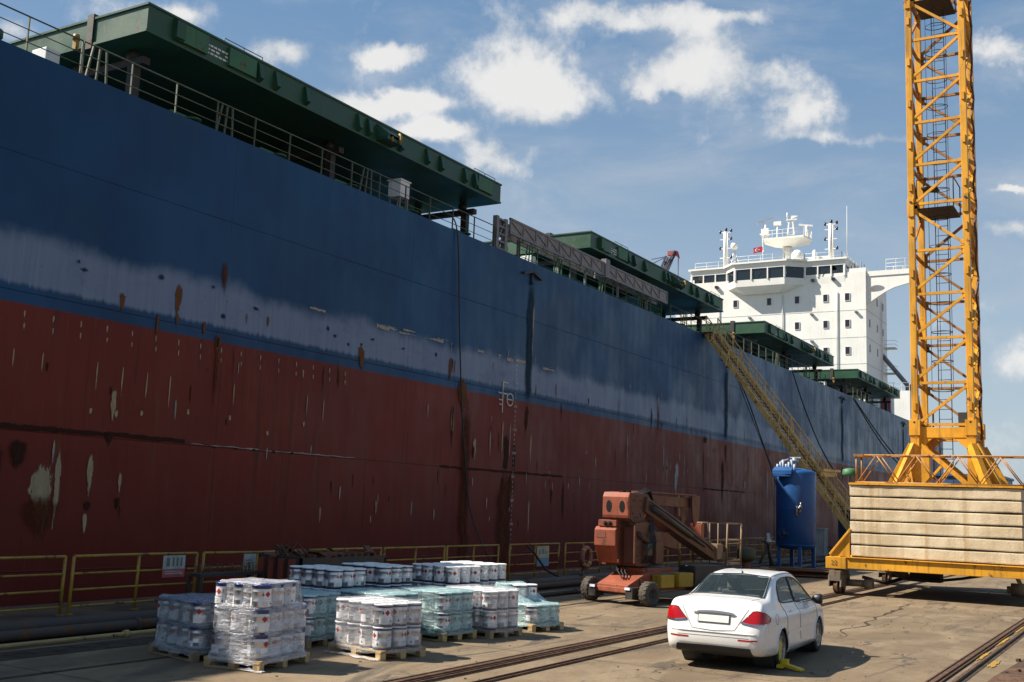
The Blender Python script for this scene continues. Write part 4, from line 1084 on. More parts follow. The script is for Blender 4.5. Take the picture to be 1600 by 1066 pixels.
# torn film lying at the foot of two pallets
def scrap(x, y, l, label, rz=0):
    q = MB(); P = []
    for i in range(15):
        row = []
        for j in range(5):
            u = i / 14 * l; v = (j - 2) * .03
            row.append((u + .03 * mnoise.noise(V((u * 6, v * 20, x))), v + .05 * mnoise.noise(V((u * 4, 3, x))), .012 + .05 * abs(mnoise.noise(V((u * 9, v * 30, y))))))
        P.append(row)
    q.grid(P); o = q.build('film_scrap', FILM['clear'], base=(0, 0, 0)); o.location = (x, y, 0); o.rotation_euler = (0, 0, rz); tag(o, label, 'plastic scrap')
scrap(-11.55, 11.38, 1.0, 'crumpled white film trailing on the ground before the tall glossy stack', .05)
scrap(-11.32, 13.62, 1.2, 'crumpled white film trailing along the pallet of the front red-diamond stack', -.19)
# ------------------------------------------------------------------ white saloon car (local: x right, y forward)
def car():
    t = thing('car', (-6.10, 18.64, 0), 'white four-door saloon car with red tail lights, parked on the quay', 'car', rz=R(2.6), local=True); t.scale = (.925, .985, .955)
    CARW, n, b, o = newmat('car_white_paint')
    p = n.node('ShaderNodeTexCoord', 3); s = n.sep(p)
    f = n.noise(p, 3, 5, .6); dl = n.m('MULTIPLY', n.ss(s[2], .6, .25, 0, .5), n.ss(f, .3, .7))
    pset(n, b, col=n.mix(dl, n.mix(f, (.66, .645, .62), (.70, .685, .66)), (.38, .32, .24)), rough=n.ss(f, .3, .7, .25, .36), coat=.5, crough=.08)
    SEAL = PLAS
    TINT, n, b, o = newmat('car_glass')
    pset(n, b, col=(.05, .07, .075), rough=.03, spec=.5)
    tr = n.node('ShaderNodeBsdfTransparent', 0, {0: (.80, .87, .87)}); mx = n.t.nodes.new('ShaderNodeMixShader'); n.put(mx.inputs[0], n.m('ADD', n.m('MULTIPLY', n.node('ShaderNodeLayerWeight', 1, {0: .4}), .45), .05, clamp=True)); n.t.links.new(tr, mx.inputs[1]); n.t.links.new(b.outputs[0], mx.inputs[2]); n.t.links.new(mx.outputs[0], o.inputs[0])
    LRED, n, b, o = newmat('tail_lamp_red'); p = n.node('ShaderNodeTexCoord', 3)
    wv = n.node('ShaderNodeTexWave', 0, {'Vector': p, 'Scale': 18.0}, bands_direction='Z')
    pset(n, b, col=n.mix(wv, (.26, .002, .004), (.40, .006, .008)), rough=.18, coat=.25, spec=.4)
    CHR, n, b, o = newmat('chrome'); pset(n, b, col=(.75, .76, .78), metal=1.0, rough=.12)
    PLT = paint('number_plate_blank', (.62, .64, .58), .4, var=.05)
    INT = paint('interior_dark', (.04, .038, .036), .8); SEAT = paint('seat_cloth', (.16, .15, .14), .9); SEATL = paint('seat_cover_pale', (.42, .40, .38), .9)
    S = [ # y, then (x,z) for 9 section points
     (-2.385, [(0, .42), (.45, .42), (.58, .43), (.63, .50), (.62, .56), (.57, .60), (.50, .62), (.30, .63), (0, .632)]),
     (-2.35, [(0, .33), (.50, .33), (.70, .36), (.745, .50), (.74, .61), (.69, .685), (.60, .715), (.35, .73), (0, .735)]),
     (-2.30, [(0, .28), (.55, .28), (.755, .32), (.81, .51), (.808, .68), (.765, .82), (.675, .885), (.38, .90), (0, .905)]),
     (-2.24, [(0, .26), (.58, .26), (.79, .30), (.836, .52), (.832, .75), (.79, .92), (.705, 1.005), (.40, 1.03), (0, 1.036)]),
     (-2.17, [(0, .25), (.60, .25), (.815, .29), (.85, .52), (.845, .78), (.805, .965), (.715, 1.072), (.40, 1.10), (0, 1.106)]),
     (-2.05, [(0, .24), (.60, .24), (.83, .28), (.86, .53), (.853, .80), (.81, .975), (.705, 1.088), (.40, 1.118), (0, 1.124)]),
     (-1.80, [(0, .23), (.60, .23), (.845, .26), (.866, .53), (.858, .81), (.81, .975), (.695, 1.095), (.40, 1.128), (0, 1.134)]),
     (-1.56, [(0, .22), (.60, .22), (.85, .25), (.868, .53), (.860, .82), (.80, .985), (.675, 1.125), (.40, 1.165), (0, 1.175)]),
     (-1.22, [(0, .20), (.60, .20), (.85, .24), (.868, .53), (.860, .82), (.778, .99), (.63, 1.265), (.40, 1.312), (0, 1.326)]),
     (-.90, [(0, .19), (.60, .19), (.85, .23), (.866, .52), (.858, .82), (.765, .98), (.588, 1.38), (.38, 1.425), (0, 1.44)]),
     (-.60, [(0, .18), (.60, .18), (.85, .22), (.866, .51), (.857, .815), (.762, .972), (.568, 1.418), (.37, 1.462), (0, 1.476)]),
     (-.1, [(0, .18), (.60, .18), (.85, .22), (.866, .50), (.857, .81), (.762, .965), (.562, 1.435), (.37, 1.478), (0, 1.492)]),
     (.42, [(0, .18), (.60, .18), (.85, .22), (.866, .50), (.857, .805), (.762, .955), (.566, 1.405), (.38, 1.448), (0, 1.462)]),
     (.80, [(0, .18), (.60, .18), (.85, .22), (.865, .50), (.856, .80), (.765, .945), (.605, 1.265), (.41, 1.305), (0, 1.32)]),
     (1.15, [(0, .19), (.60, .19), (.85, .23), (.864, .50), (.852, .79), (.77, .93), (.66, 1.07), (.44, 1.105), (0, 1.125)]),
     (1.40, [(0, .20), (.60, .20), (.845, .24), (.862, .50), (.846, .78), (.77, .90), (.67, .955), (.42, .99), (0, 1.005)]),
     (1.75, [(0, .22), (.58, .22), (.82, .26), (.845, .50), (.825, .74), (.745, .84), (.64, .885), (.40, .92), (0, .935)]),
     (2.0, [(0, .24), (.55, .24), (.75, .28), (.785, .49), (.765, .66), (.68, .75), (.56, .80), (.34, .83), (0, .842)]),
     (2.12, [(0, .28), (.5, .28), (.64, .31), (.68, .48), (.66, .58), (.58, .65), (.46, .69), (.28, .71), (0, .72)]),
     (2.18, [(0, .40), (.3, .40), (.42, .41), (.46, .47), (.45, .52), (.40, .55), (.32, .57), (.2, .575), (0, .58)])]
    def cat(p0, p1, p2, p3, u): return tuple(.5 * (2 * b_ + (c - a) * u + (2 * a - 5 * b_ + 4 * c - d) * u * u + (3 * b_ - a - 3 * c + d) * u ** 3) for a, b_, c, d in zip(p0, p1, p2, p3))
    def resample(P, k):
        out = []; n = len(P)
        for i in range(n - 1):
            a, b_, c, d = P[max(0, i - 1)], P[i], P[i + 1], P[min(n - 1, i + 2)]
            for j in range(k): out.append(cat(a, b_, c, d, j / k))
        out.append(tuple(P[-1])); return out
    rows = []
    st = [[(y,) + q for q in pts] for y, pts in S]
    cols = [resample([st[i][k] for i in range(len(st))], 9) for k in range(9)]
    for i in range(len(cols[0])):
        sec = resample([cols[k][i] for k in range(9)], 6)
        y = cols[0][i][0]; rows.append([V((max(0, c[1]), c[0], c[2])) for c in sec])
    full = [[V((-p.x, p.y, p.z)) for p in r[::-1]][:-1] + r for r in rows]      # top centre .. left .. bottom .. right .. top centre
    vs = [p for r in full for p in r]; C = len(full[0]); fs = []
    for i in range(len(full) - 1):
        for j in range(C - 1): fs.append((i * C + j, i * C + j + 1, (i + 1) * C + j + 1, (i + 1) * C + j))
    fs.append(list(range(C))); fs.append([(len(full) - 1) * C + j for j in range(C)][::-1])
    bvh = BVHTree.FromPolygons(vs, fs)
    def hit(o, d, off):
        r = bvh.ray_cast(V(o), V(d))
        if r[0] is None: return None
        nn = r[1] if r[1].dot(V(d)) < 0 else -r[1]
        return r[0] + nn * off
    def ruled(A, B, k, mm):
        def along(Pl, t):
            L = [(Pl[i + 1] - Pl[i]).length for i in range(len(Pl) - 1)]; T = sum(L) * t
            for i, l in enumerate(L):
                if T <= l or i == len(L) - 1: return Pl[i].lerp(Pl[i + 1], min(1, T / max(l, 1e-9)))
                T -= l
        A = [V(p) for p in A]; B = [V(p) for p in B]
        return [[along(A, i / k).lerp(along(B, i / k), j / mm) for i in range(k + 1)] for j in range(mm + 1)]
    def patch(A, B, d, off, k=16, mm=8):
        G = ruled(A, B, k, mm); out = []
        for r in G:
            row = []
            for p in r:
                h_ = hit(p, d, off)
                if h_ is None: h_ = row[-1] if row else (out[-1][0] if out else p)
                row.append(h_)
            out.append(row)
        return out
    mir = lambda Pl: [V((-p[0], p[1], p[2])) for p in Pl]
    def poly2(A, B): return [tuple(p) for p in A] + [tuple(p) for p in B][::-1]
    def inside(pt, poly):
        x, y = pt; c = False; n = len(poly); j = n - 1
        for i in range(n):
            if (poly[i][1] > y) != (poly[j][1] > y) and x < (poly[j][0] - poly[i][0]) * (y - poly[i][1]) / (poly[j][1] - poly[i][1]) + poly[i][0]: c = not c
            j = i
        return c
    SW = [  # side windows (bottom edge, top edge)
      ([(2, -1.10, 1.045), (2, -.88, 1.012), (2, -.16, .992)], [(2, -1.10, 1.075), (2, -.98, 1.235), (2, -.74, 1.355), (2, -.40, 1.392), (2, -.13, 1.395)]),
      ([(2, -.09, .990), (2, 1.10, .968)], [(2, -.06, 1.395), (2, .18, 1.385), (2, .44, 1.345), (2, .78, 1.20), (2, 1.10, .985)])]
    RW = ([(-.635, -1.66, 3), (0, -1.69, 3), (.635, -1.66, 3)], [(-.545, -.91, 3), (0, -.87, 3), (.545, -.91, 3)])
    WS = ([(-.64, 1.30, 3), (.64, 1.30, 3)], [(-.54, .55, 3), (0, .50, 3), (.54, .55, 3)])
    AX = (-1.30, 1.30); ZR = .305
    keep = []
    def shrink(poly, k=.035):
        cx = sum(p[0] for p in poly) / len(poly); cy = sum(p[1] for p in poly) / len(poly)
        return [(p[0] + (cx - p[0]) * k / max(.05, math.hypot(p[0] - cx, p[1] - cy)), p[1] + (cy - p[1]) * k / max(.05, math.hypot(p[0] - cx, p[1] - cy))) for p in poly]
    sp = [shrink([(p[1], p[2]) for p in poly2(*w)], .02) for w in SW]; rp_ = [shrink([(p[0], p[1]) for p in poly2(*w)], .03) for w in (RW, WS)]
    for f in fs:
        if len(f) > 4: keep.append(f); continue
        c = sum((vs[i] for i in f), V()) / 4
        nn = (vs[f[1]] - vs[f[0]]).cross(vs[f[2]] - vs[f[0]])
        if abs(c.x) > .5 and c.z > .8 and any(inside((c.y, c.z), p) for p in sp): continue
        if c.z > .9 and any(inside((c.x, c.y), p) for p in rp_): continue
        if abs(c.x) > .52 and any(math.hypot(c.y - a, c.z - ZR) < .345 for a in AX): continue
        if c.z < .30 and abs(c.x) < .58 and abs(c.y) < 2.1: continue
        keep.append(f)
    q = MB(); q.add(vs, keep, 0, True); body = q.build('body', CARW, t, normals=False)
    bm = bmesh.new(); bm.from_mesh(body.data); bmesh.ops.remove_doubles(bm, verts=bm.verts, dist=1e-5); bmesh.ops.recalc_face_normals(bm, faces=bm.faces); bm.to_mesh(body.data); bm.free()
    q = MB(); q.bb(-.62, .62, -1.9, 1.9, .19, .23); q.bb(-.5, .5, -2.1, -1.7, .22, .34); q.tube([(-.4, -2.25, .26), (-.4, -1.6, .26)], .03, 8); q.build('underbody', INT, t)
    # glass and seals
    def glaze(A, B, d, nm):
        G = patch(A, B, d, .004, 20, 10); MB().grid(G).build(nm, TINT, t)
        edge = [r[0] for r in G][::-1] + G[0][1:] + [r[-1] for r in G][1:] + G[-1][::-1][1:-1]
        MB().tube(edge, .013, 6, closed=True).build('window_seal', SEAL, t)
        return G
    for A, B in SW:
        glaze(A, B, (-1, 0, 0), 'side_window'); glaze(mir(A), mir(B), (1, 0, 0), 'side_window')
    glaze(RW[0], RW[1], (0, 0, -1), 'rear_window'); glaze(WS[0], WS[1], (0, 0, -1), 'windscreen')
    for sx in (1, -1):
        px = hit((2 * sx, -.12, 1.2), (-sx, 0, 0), .003)
        q = MB(); pts = [hit((2 * sx, -.115, z), (-sx, 0, 0), .004) for z in (.99, 1.1, 1.2, 1.3, 1.39)]
        q.grid([[p + V((0, -.035, 0)) for p in pts], [p + V((0, .035, 0)) for p in pts]]); q.build('door_pillar', SEAL, t)
    # wheel arches, wells and wheels
    for a in AX:
        for sx in (1, -1):
            ar = [hit((2 * sx, a + .355 * cos(u), ZR + .355 * sin(u)), (-sx, 0, 0), .0) for u in [R(-14) + R(208) * i / 28 for i in range(29)]]
            ar = [p for p in ar if p is not None]
            MB().tube(ar, .016, 6).build('wheel_arch', CARW, t)
            q = MB(); q.lathe([(.36, -.36), (.36, 0.0), ], 28, 0, M.Translation((sx * .80, a, ZR)) @ M.Rotation(sx * pi / 2, 4, 'Y') , a0=0, a1=2 * pi)
            q.v = [v for v in q.v]; q.lathe([(0, -.36), (.36, -.36)], 28, 0, M.Translation((sx * .80, a, ZR)) @ M.Rotation(sx * pi / 2, 4, 'Y'))
            q.build('wheel_well', INT, t)
            wm = M.Translation((sx * .755, a, ZR)) @ M.Rotation(sx * pi / 2, 4, 'Y')
            q = MB(); q.lathe([(.20, -.095), (.27, -.10), (.297, -.085), (.305, -.05), (.305, .05), (.297, .085), (.27, .10), (.205, .092)], 40, 0, wm)
            wh = sub(q.build('wheel', BLK, t)); wh['_local'] = 1
            q = MB(); q.lathe([(.208, .088), (.20, .098), (.19, .085), (.185, .06)], 40, 0, wm); q.lathe([(.0, .088), (.05, .088), (.06, .075)], 24, 0, wm)
            for k in range(9):
                u = 2 * pi * k / 9; c_ = V((cos(u), sin(u), 0)); s_ = V((-sin(u), cos(u), 0))
                q.add([wm @ p for p in (c_ * .05 + s_ * .022 + Z * .082, c_ * .05 - s_ * .022 + Z * .082, c_ * .195 - s_ * .034 + Z * .078, c_ * .195 + s_ * .034 + Z * .078)], [(0, 1, 2, 3)])
            q.build('rim', STEEL, wh, normals=False)
            q = MB(); q.lathe([(0, .05), (.19, .05)], 24, 0, wm); q.build('brake_disc', INT, wh)
    # tail lamps
    for sx in (1, -1):
        X = lambda Pl: Pl if sx > 0 else mir(Pl)
        d = V((-.62 * sx, .80, -.02))
        base = lambda x, y, z: V((x * 1.0, y, z))
        A = [(.455, -2.33, .765), (.62, -2.30, .742), (.80, -2.2, .752), (.855, -2.08, .79)]
        B = [(.585, -2.20, .945), (.66, -2.20, .955), (.765, -2.14, .93), (.86, -2.02, .845)]
        o_ = V((.62, -.80, .02)) * .8
        A = [V(p) + o_ for p in A]; B = [V(p) + o_ for p in B]
        G = patch(X(A), X(B), d, .016, 14, 8)
        q = MB(); q.grid(G)
        edge = [r[0] for r in G][::-1] + G[0][1:] + [r[-1] for r in G][1:] + G[-1][::-1][1:-1]
        cen = sum(edge, V()) / len(edge)
        q.grid([edge + [edge[0]], [e - (V((sx * .62, -.80, 0))) * .03 for e in edge + [edge[0]]]])
        tl = sub(q.build('tail_lamp', LRED, t)); tl['_local'] = 1
        MB().tube(edge, .005, 5, closed=True).build('lamp_rim', SEAL, tl)
        A2 = [V(p) + o_ for p in ((.475, -2.33, .755), (.62, -2.31, .731), (.80, -2.21, .740), (.845, -2.10, .773))]; B2 = [p + V((0, 0, .022)) for p in A2]
        MB().grid(patch(X(A2), X(B2), d, .018, 10, 2)).build('reversing_strip', CHR, tl)
        # bumper reflectors
        A = [V(p) for p in ((.42, -3, .492), (.60, -3, .492), (.735, -3, .498))]; B = [p + V((0, 0, .024)) for p in A]
        MB().grid(patch(X(A), X(B), (0, 1, 0), .004, 10, 2)).build('reflector', LRED, t)
        # handles, gaps, mirrors
        for y in (-.78, .28):
            pts = [hit((2 * sx, y + k * .03, .865), (-sx, 0, 0), .012 + .014 * sin(pi * k / 6)) for k in range(7)]
            MB().tube(pts, .011, 8).build('door_handle', CARW, t)
        gaps = [[(-.125, .99), (-.115, .7), (-.10, .30)], [(-1.09, 1.02), (-1.03, .86), (-.98, .72), (-1.0, .56)], [(1.12, .96), (1.16, .6), (1.02, .30)], [(-.98, .285), (.98, .27)], [(-1.0, .55), (-.955, .4), (-.94, .3)]]
        q = MB()
        for g_ in gaps:
            pts = []
            for a, b_ in zip(g_, g_[1:]):
                for k in range(7):
                    h_ = hit((2 * sx, a[0] + (b_[0] - a[0]) * k / 7, a[1] + (b_[1] - a[1]) * k / 7), (-sx, 0, 0), .0005)
                    if h_ is not None: pts.append(h_)
            if len(pts) > 2: q.tube(pts, .0055, 5)
        q.build('panel_gap', SEAL, t)
        q = MB(); q.grid([[hit((2 * sx, y, z), (-sx, 0, 0), .007) for y in [-.94 + i * .19 for i in range(11)]] for z in (.50, .515, .54, .555)]); q.build('rubbing_strip', CARW, t)
        q = MB(); q.lathe([(0, -.11), (.05, -.10), (.085, -.05), (.095, .02), (.085, .07), (0, .075)], 14, 0, M.Translation((sx * .94, .92, .985)) @ M.Rotation(sx * pi / 2 , 4, 'Y') @ M.Scale(1.0, 4, (1, 0, 0)) @ M.Scale(.8, 4, (0, 1, 0)))
        q.beam((sx * .80, .95, .96), (sx * .90, .94, .99), .05, .04); q.build('wing_mirror', PLAS, t)
    for sx in (1, -1):                                           # body creases and lower sill trim
        pts = [hit((2 * sx, -2.0 + k * .2, .80 + .012 * k / 10), (-sx, 0, 0), .001) for k in range(19)]
        MB().tube([p for p in pts if p is not None], .006, 5).build('body_crease', CARW, t)
        pts = [hit((2 * sx, -.95 + k * .19, .245), (-sx, 0, 0), .002) for k in range(11)]; MB().tube([p for p in pts if p is not None], .018, 6).build('sill_trim', PLAS, t)
    cpt = hit((2, -1.62, .80), (-1, 0, 0), .001); fr_ = [hit((2, -1.62 + .085 * cos(u), .80 + .085 * sin(u)), (-1, 0, 0), .001) for u in [2 * pi * i / 20 for i in range(20)]]
    MB().tube(fr_, .003, 4, closed=True).build('fuel_flap', SEAL, t)
    pts = [hit((x, -3, .60), (0, 1, 0), .003) for x in [-.72 + .06 * i for i in range(25)]]; MB().tube([p for p in pts if p is not None], .009, 6).build('bumper_crease', CARW, t)
    # bumper insert, plate, chrome bar, boot shut lines, aerial
    A = [(-.66, -3, .262), (0, -3, .262), (.66, -3, .262)]; B = [(-.62, -3, .385), (0, -3, .395), (.62, -3, .385)]
    MB().grid(patch(A, B, (0, 1, 0), .010, 24, 5)).build('bumper_insert', PLAS, t)
    ctr = hit((0, -3, .80), (0, 1, 0), .012); up_ = (hit((0, -3, .86), (0, 1, 0), .012) - hit((0, -3, .745), (0, 1, 0), .012)).normalized(); nn = V((1, 0, 0)).cross(up_)
    rm = M((V((1, 0, 0)), nn.normalized(), up_)).transposed()
    MB().box(ctr + nn * 0.0, (.52, .014, .112), rot=rm).build('number_plate', PLT, t, bevel=.004)
    MB().box(ctr - nn * .004, (.54, .012, .132), rot=rm).build('plate_frame', PLAS, t)
    pts = [hit((x, -3, .905 - .03 * (x / .4) ** 2), (0, 1, 0), .016) for x in [-.36 + .06 * i for i in range(13)]]
    MB().tube(pts, [.006] + [.022] * 11 + [.006], 10).build('chrome_bar', CHR, t)
    q = MB()
    for g_ in ([(-.415, .73), (-.36, .645), (0, .62), (.36, .645), (.415, .73)], [(.415, .73), (.52, .90), (.58, .99)], [(-.415, .73), (-.52, .90), (-.58, .99)]):
        pts = []
        for a, b_ in zip(g_, g_[1:]):
            for k in range(8):
                h_ = hit((a[0] + (b_[0] - a[0]) * k / 8, -3, a[1] + (b_[1] - a[1]) * k / 8), (0, 1, 0), .001)
                if h_ is not None: pts.append(h_)
        q.tube(pts, .004, 4)
    pts = [hit((.555 + .07 * k / 6, -2.2 + .6 * k / 6, 3), (0, 0, -1), .001) for k in range(7)]; q.tube([p for p in pts if p], .0035, 4); q.tube([V((-p.x, p.y, p.z)) for p in pts if p], .0035, 4)
    for sx in (1, -1):
        pts = [hit((sx * (.54 + 0 * k), -.86 + k * .2, 3), (0, 0, -1), .002) for k in range(8)]; q.tube([p for p in pts if p], .005, 4)
    pts = [hit((x, -3, .535), (0, 1, 0), .0005) for x in [-.6 + .1 * i for i in range(13)]]; q.tube([p for p in pts if p], .003, 4)
    q.build('boot_gap', SEAL, t)
    b0 = hit((0, -.78, 3), (0, 0, -1), 0)
    MB().tube([b0, b0 + V((0, -.10, .17))], [.006, .003], 6).lathe([(0, 0), (.02, 0), (.012, .03), (0, .03)], 10, 0, M.Translation(b0)).build('aerial', PLAS, t)
    # cabin
    q = MB(); q.bb(-.74, .74, -1.5, 1.2, .25, .30); q.bb(-.72, .72, .95, 1.25, .3, .92); q.bb(-.70, .70, -1.72, -1.3, .3, .98); q.bb(-.77, -.74, -1.4, 1.2, .25, .95); q.bb(.74, .77, -1.4, 1.2, .25, .95); q.build('cabin_floor', INT, t)
    for x, y, mt in ((-.36, .12, SEAT), (.36, .12, SEATL)):
        q = MB(); q.bb(x - .25, x + .25, y - .1, y + .42, .3, .55); q.prism([(x - .24, y - .12, .5), (x - .24, y + .04, .5), (x - .24, y - .14, 1.13), (x - .24, y - .26, 1.12)], (.48, 0, 0)); st_ = sub(q.build('seat', SEAT, t, bevel=.04)); st_['_local'] = 1
        MB().box((x, y - .22, 1.22), (.27, .10, .20)).build('headrest', SEAT if x < 0 else SEAT, st_, bevel=.04)
    q = MB(); q.bb(-.62, .62, -1.05, -.55, .3, .56); q.prism([(-.62, -1.08, .5), (-.62, -.92, .5), (-.62, -1.20, 1.02), (-.62, -1.30, 1.0)], (1.24, 0, 0)); q.build('rear_seat', SEAT, t, bevel=.03)
    for x in (-.33, .33): MB().box((x, -1.26, 1.07), (.26, .08, .13)).build('rear_headrest', SEATL if x < 0 else SEAT, t, bevel=.03)
    wmx = M.Translation((.36, .72, .98)) @ M.Rotation(R(65), 4, 'X')
    q = MB(); q.tube([wmx @ V((.18 * cos(u), .18 * sin(u), 0)) for u in [2 * pi * i / 24 for i in range(24)]], .016, 8, closed=True); q.tube([wmx @ V((-.17, 0, 0)), wmx @ V((.17, 0, 0))], .02, 6); q.tube([wmx @ V((0, 0, 0)), wmx @ V((0, 0, -.3))], .025, 6); q.build('steering_wheel', PLAS, t)
    MB().box((0, .55, 1.33), (.22, .03, .06)).build('rear_view_mirror', PLAS, t)
car()
# yellow wheel clamp
YC = paint('clamp_yellow', (.62, .44, .01), .4, var=.15, rust=.1)
cl = thing('wheel_clamp', (-5.235, 17.28, 0), 'yellow steel wheel clamp locked on the rear wheel of the white car', 'wheel clamp', rz=R(2), local=True)
MB().prism([(-.05, .10, .06), (-.05, -.07, .06), (-.05, -.06, .40), (-.05, .03, .43), (-.05, .09, .40)], (.035, 0, 0)).bb(-.05, .06, -.10, .12, .02, .07).build('clamp_jaw', YC, cl, bevel=.006)
MB().box((.16, -.04, .055), (.32, .10, .05), rot=M.Rotation(R(-12), 3, 'Z') @ M.Rotation(R(10), 3, 'Y')).box((.31, -.09, .03), (.10, .13, .035), rot=M.Rotation(R(-12), 3, 'Z')).build('clamp_arm', YC, cl, bevel=.006)
MB().box((.06, .03, .10), (.10, .10, .10)).build('lock_box', YC, cl, bevel=.008)
# ------------------------------------------------------------------ articulated boom lift
LB = V((-12.0, 25.6, 0))
lf = thing('boom_lift', LB, 'rusty orange articulated boom lift folded beside the dock edge', 'boom lift')
C13 = M.Translation(LB) @ M.Rotation(R(-13.3), 4, 'Z')
VOID = paint('painted_hole_shade', (.006, .005, .005), .95)  # near-black laid on closed faces for the shade inside the openings
YCD = paint('grimy_yellow', (.36, .23, .01), .6, var=.3, rust=.3, streak=.5)
def cbox(q, x0, x1, y0, y1, z0, z1, mi=0):
    k = MB().bb(x0, x1, y0, y1, z0, z1, mi); k.v = [C13 @ v for v in k.v]; q.add(k.v, k.f, mi)
def cpri(q, poly, vec, mi=0):
    k = MB().prism(poly, vec, mi); k.v = [C13 @ v for v in k.v]; q.add(k.v, k.f, mi)
q = MB()
cbox(q, -.45, .60, .25, 3.0, .32, .62); cpri(q, [(-.42, -.22, .28), (-.42, -.22, .48), (-.42, .55, .78), (-.42, 1.2, .80), (-.42, 1.2, .3)], (.98, 0, 0))
cpri(q, [(-.55, .15, .45), (-.40, .15, .45), (-.20, 1.0, 1.02), (-.28, 1.0, 1.0)], (0, .3, 0)); cbox(q, -.30, .45, .55, 1.9, .78, .88)
cbox(q, -.80, .95, -.02, .16, .30, .42); cbox(q, -.78, .92, 2.55, 2.75, .30, .42); cbox(q, -.46, .60, -.26, -.2, .30, .42)
q.build('chassis', ORR, lf, bevel=.015)
q = MB()
for x in (-.52, .66): cbox(q, x - .12, x + .10, -.30, .05, .16, .44)
cbox(q, -.9, 1.0, .0, .1, .22, .30); q.build('axle', DARK, lf)
for x in (-.50, .62):
    q = MB(); cbox(q, x - .08, x + .08, -.33, -.30, .38, .44); q.build('headlight', CHR_ := paint('lamp_glass', (.7, .72, .8), .15), lf)
for x in (-.86, 1.0):
    for y in (.07, 2.65):
        wm = C13 @ M.Translation((x, y, .30)) @ M.Rotation((1 if x > 0 else -1) * pi / 2, 4, 'Y')
        q = MB(); q.lathe([(.14, -.12), (.24, -.13), (.288, -.105), (.30, -.06), (.30, .06), (.288, .105), (.24, .13), (.14, .12)], 28, 0, wm)
        for k in range(18):
            for s_ in (-1, 1): q.box(wm @ V((.297 * cos(k * pi / 9 + s_ * .08), .297 * sin(k * pi / 9 + s_ * .08), s_ * .06)), (.016, .045, .10), rot=(wm.to_3x3() @ M.Rotation(k * pi / 9, 3, 'Z')) @ M.Rotation(s_ * .4, 3, 'X'))
        w = sub(q.build('wheel', paint('dusty_tyre', (.075, .06, .045), .9, scale=4) if (x, y) == (-.86, .07) else bpy.data.materials['dusty_tyre'], lf))
        q = MB(); q.lathe([(0, .05), (.09, .05), (.09, .10), (.145, .11), (.155, .132)], 20, 0, wm); q.build('rim', DARK, w)
q = MB(); cbox(q, .62, .92, .68, 1.25, .42, .74); q.build('battery_box', YCD, lf, bevel=.03)
q = MB(); cbox(q, .62, .95, 1.42, 2.05, .42, .78); q.build('fuel_tank', YCD, lf, bevel=.03)
q = MB(); cbox(q, .35, .9, 2.2, 3.3, .3, .95); q.build('engine_cover', DARK, lf, bevel=.03); q = MB(); cbox(q, -.8, -.4, 1.0, 2.2, .4, .9); q.build('side_cover', DARK, lf, bevel=.03)
o = LB
T = lambda x, y, z: (o.x + x, o.y + y, z)
q = MB(); q.lathe([(0, .78), (.55, .78), (.55, .92), (.48, .95), (0, .95)], 28, 0, M.Translation(T(.18, 1.3, 0))); q.build('turntable', DARK, lf)
def side(q, pts, x, th=.05, mi=0): q.prism([T(x, a, b_) for a, b_ in pts], (th, 0, 0), mi)
# turret: two heavy side plates, ram housing
q = MB()
pl = [(.10, 1.0), (.35, .92), (1.6, .92), (1.75, 1.1), (1.45, 1.75), (1.1, 2.0), (.75, 2.05), (.10, 2.0)]
for x in (-.02, .42): side(q, pl, x)
q.bb(o.x - .6, o.x + .48, o.y + .4, o.y + 1.7, .92, 1.0); q.bb(o.x + .03, o.x + .42, o.y + .35, o.y + 1.3, 1.0, 1.9)
q.bb(o.x + .10, o.x + .62, o.y + 1.1, o.y + 1.6, .98, 1.55); q.build('turret', BRN, lf, bevel=.012)
q = MB(); q.prism([T(-.61, .0, 1.36), T(-.61, -.05, 1.42), T(-.61, -.05, 1.82), T(-.61, .05, 1.9), T(-.61, .5, 1.9), T(-.61, .5, 1.2), T(-.61, .2, .98)], (.60, 0, 0)); q.build('counterweight', ORR, lf, bevel=.02)
q = MB(); q.bb(o.x - .53, o.x - .02, o.y + .0, o.y + .5, 1.91, 2.07); qq = q.build('counterweight', ORR, lf, bevel=.012)
q = MB()
for x in (-.33, -.20): q.lathe([(0, 0), (.055, 0), (.055, .012), (0, .012)], 14, 0, M.Translation(T(x, -.005, 1.985)) @ M.Rotation(pi / 2, 4, 'X'))
q.bb(o.x - .33, o.x - .2, o.y - .014, o.y, 1.955, 1.99); q.build('lifting_hole', VOID, sub(qq))
# upper arm: orange nose with two oval slots, long box arm and hanging end plate
q = MB(); q.prism([T(-.42, .02, 2.12), T(-.42, .0, 2.2), T(-.42, .0, 2.66), T(-.42, .08, 2.78), T(-.42, .5, 2.80), T(-.42, .8, 2.4), T(-.42, .8, 2.1)], (.73, 0, 0)); hd = sub(q.build('arm_head', ORR, lf, bevel=.02))
for x in (-.24, .13):
    q = MB(); q.prism([T(x + .075 * cos(t), -.006, 2.42 + .15 * sin(t)) for t in [2 * pi * i / 20 for i in range(20)]], (0, .012, 0)); q.build('slot', VOID, hd)
q = MB(); q.bb(o.x - .02, o.x + .10, o.y + .12, o.y + .28, 2.78, 2.83); q.bb(o.x + .17, o.x + .25, o.y + .12, o.y + .28, 2.78, 2.83); q.build('slot', VOID, hd)
q = MB(); side(q, [(.1, 2.78), (1.2, 2.76), (1.35, 2.45), (.9, 2.0), (.5, 1.95), (.1, 2.12)], .27); side(q, [(.3, 2.74), (1.2, 2.74), (1.3, 2.45), (.9, 2.1), (.3, 2.1)], -.40)
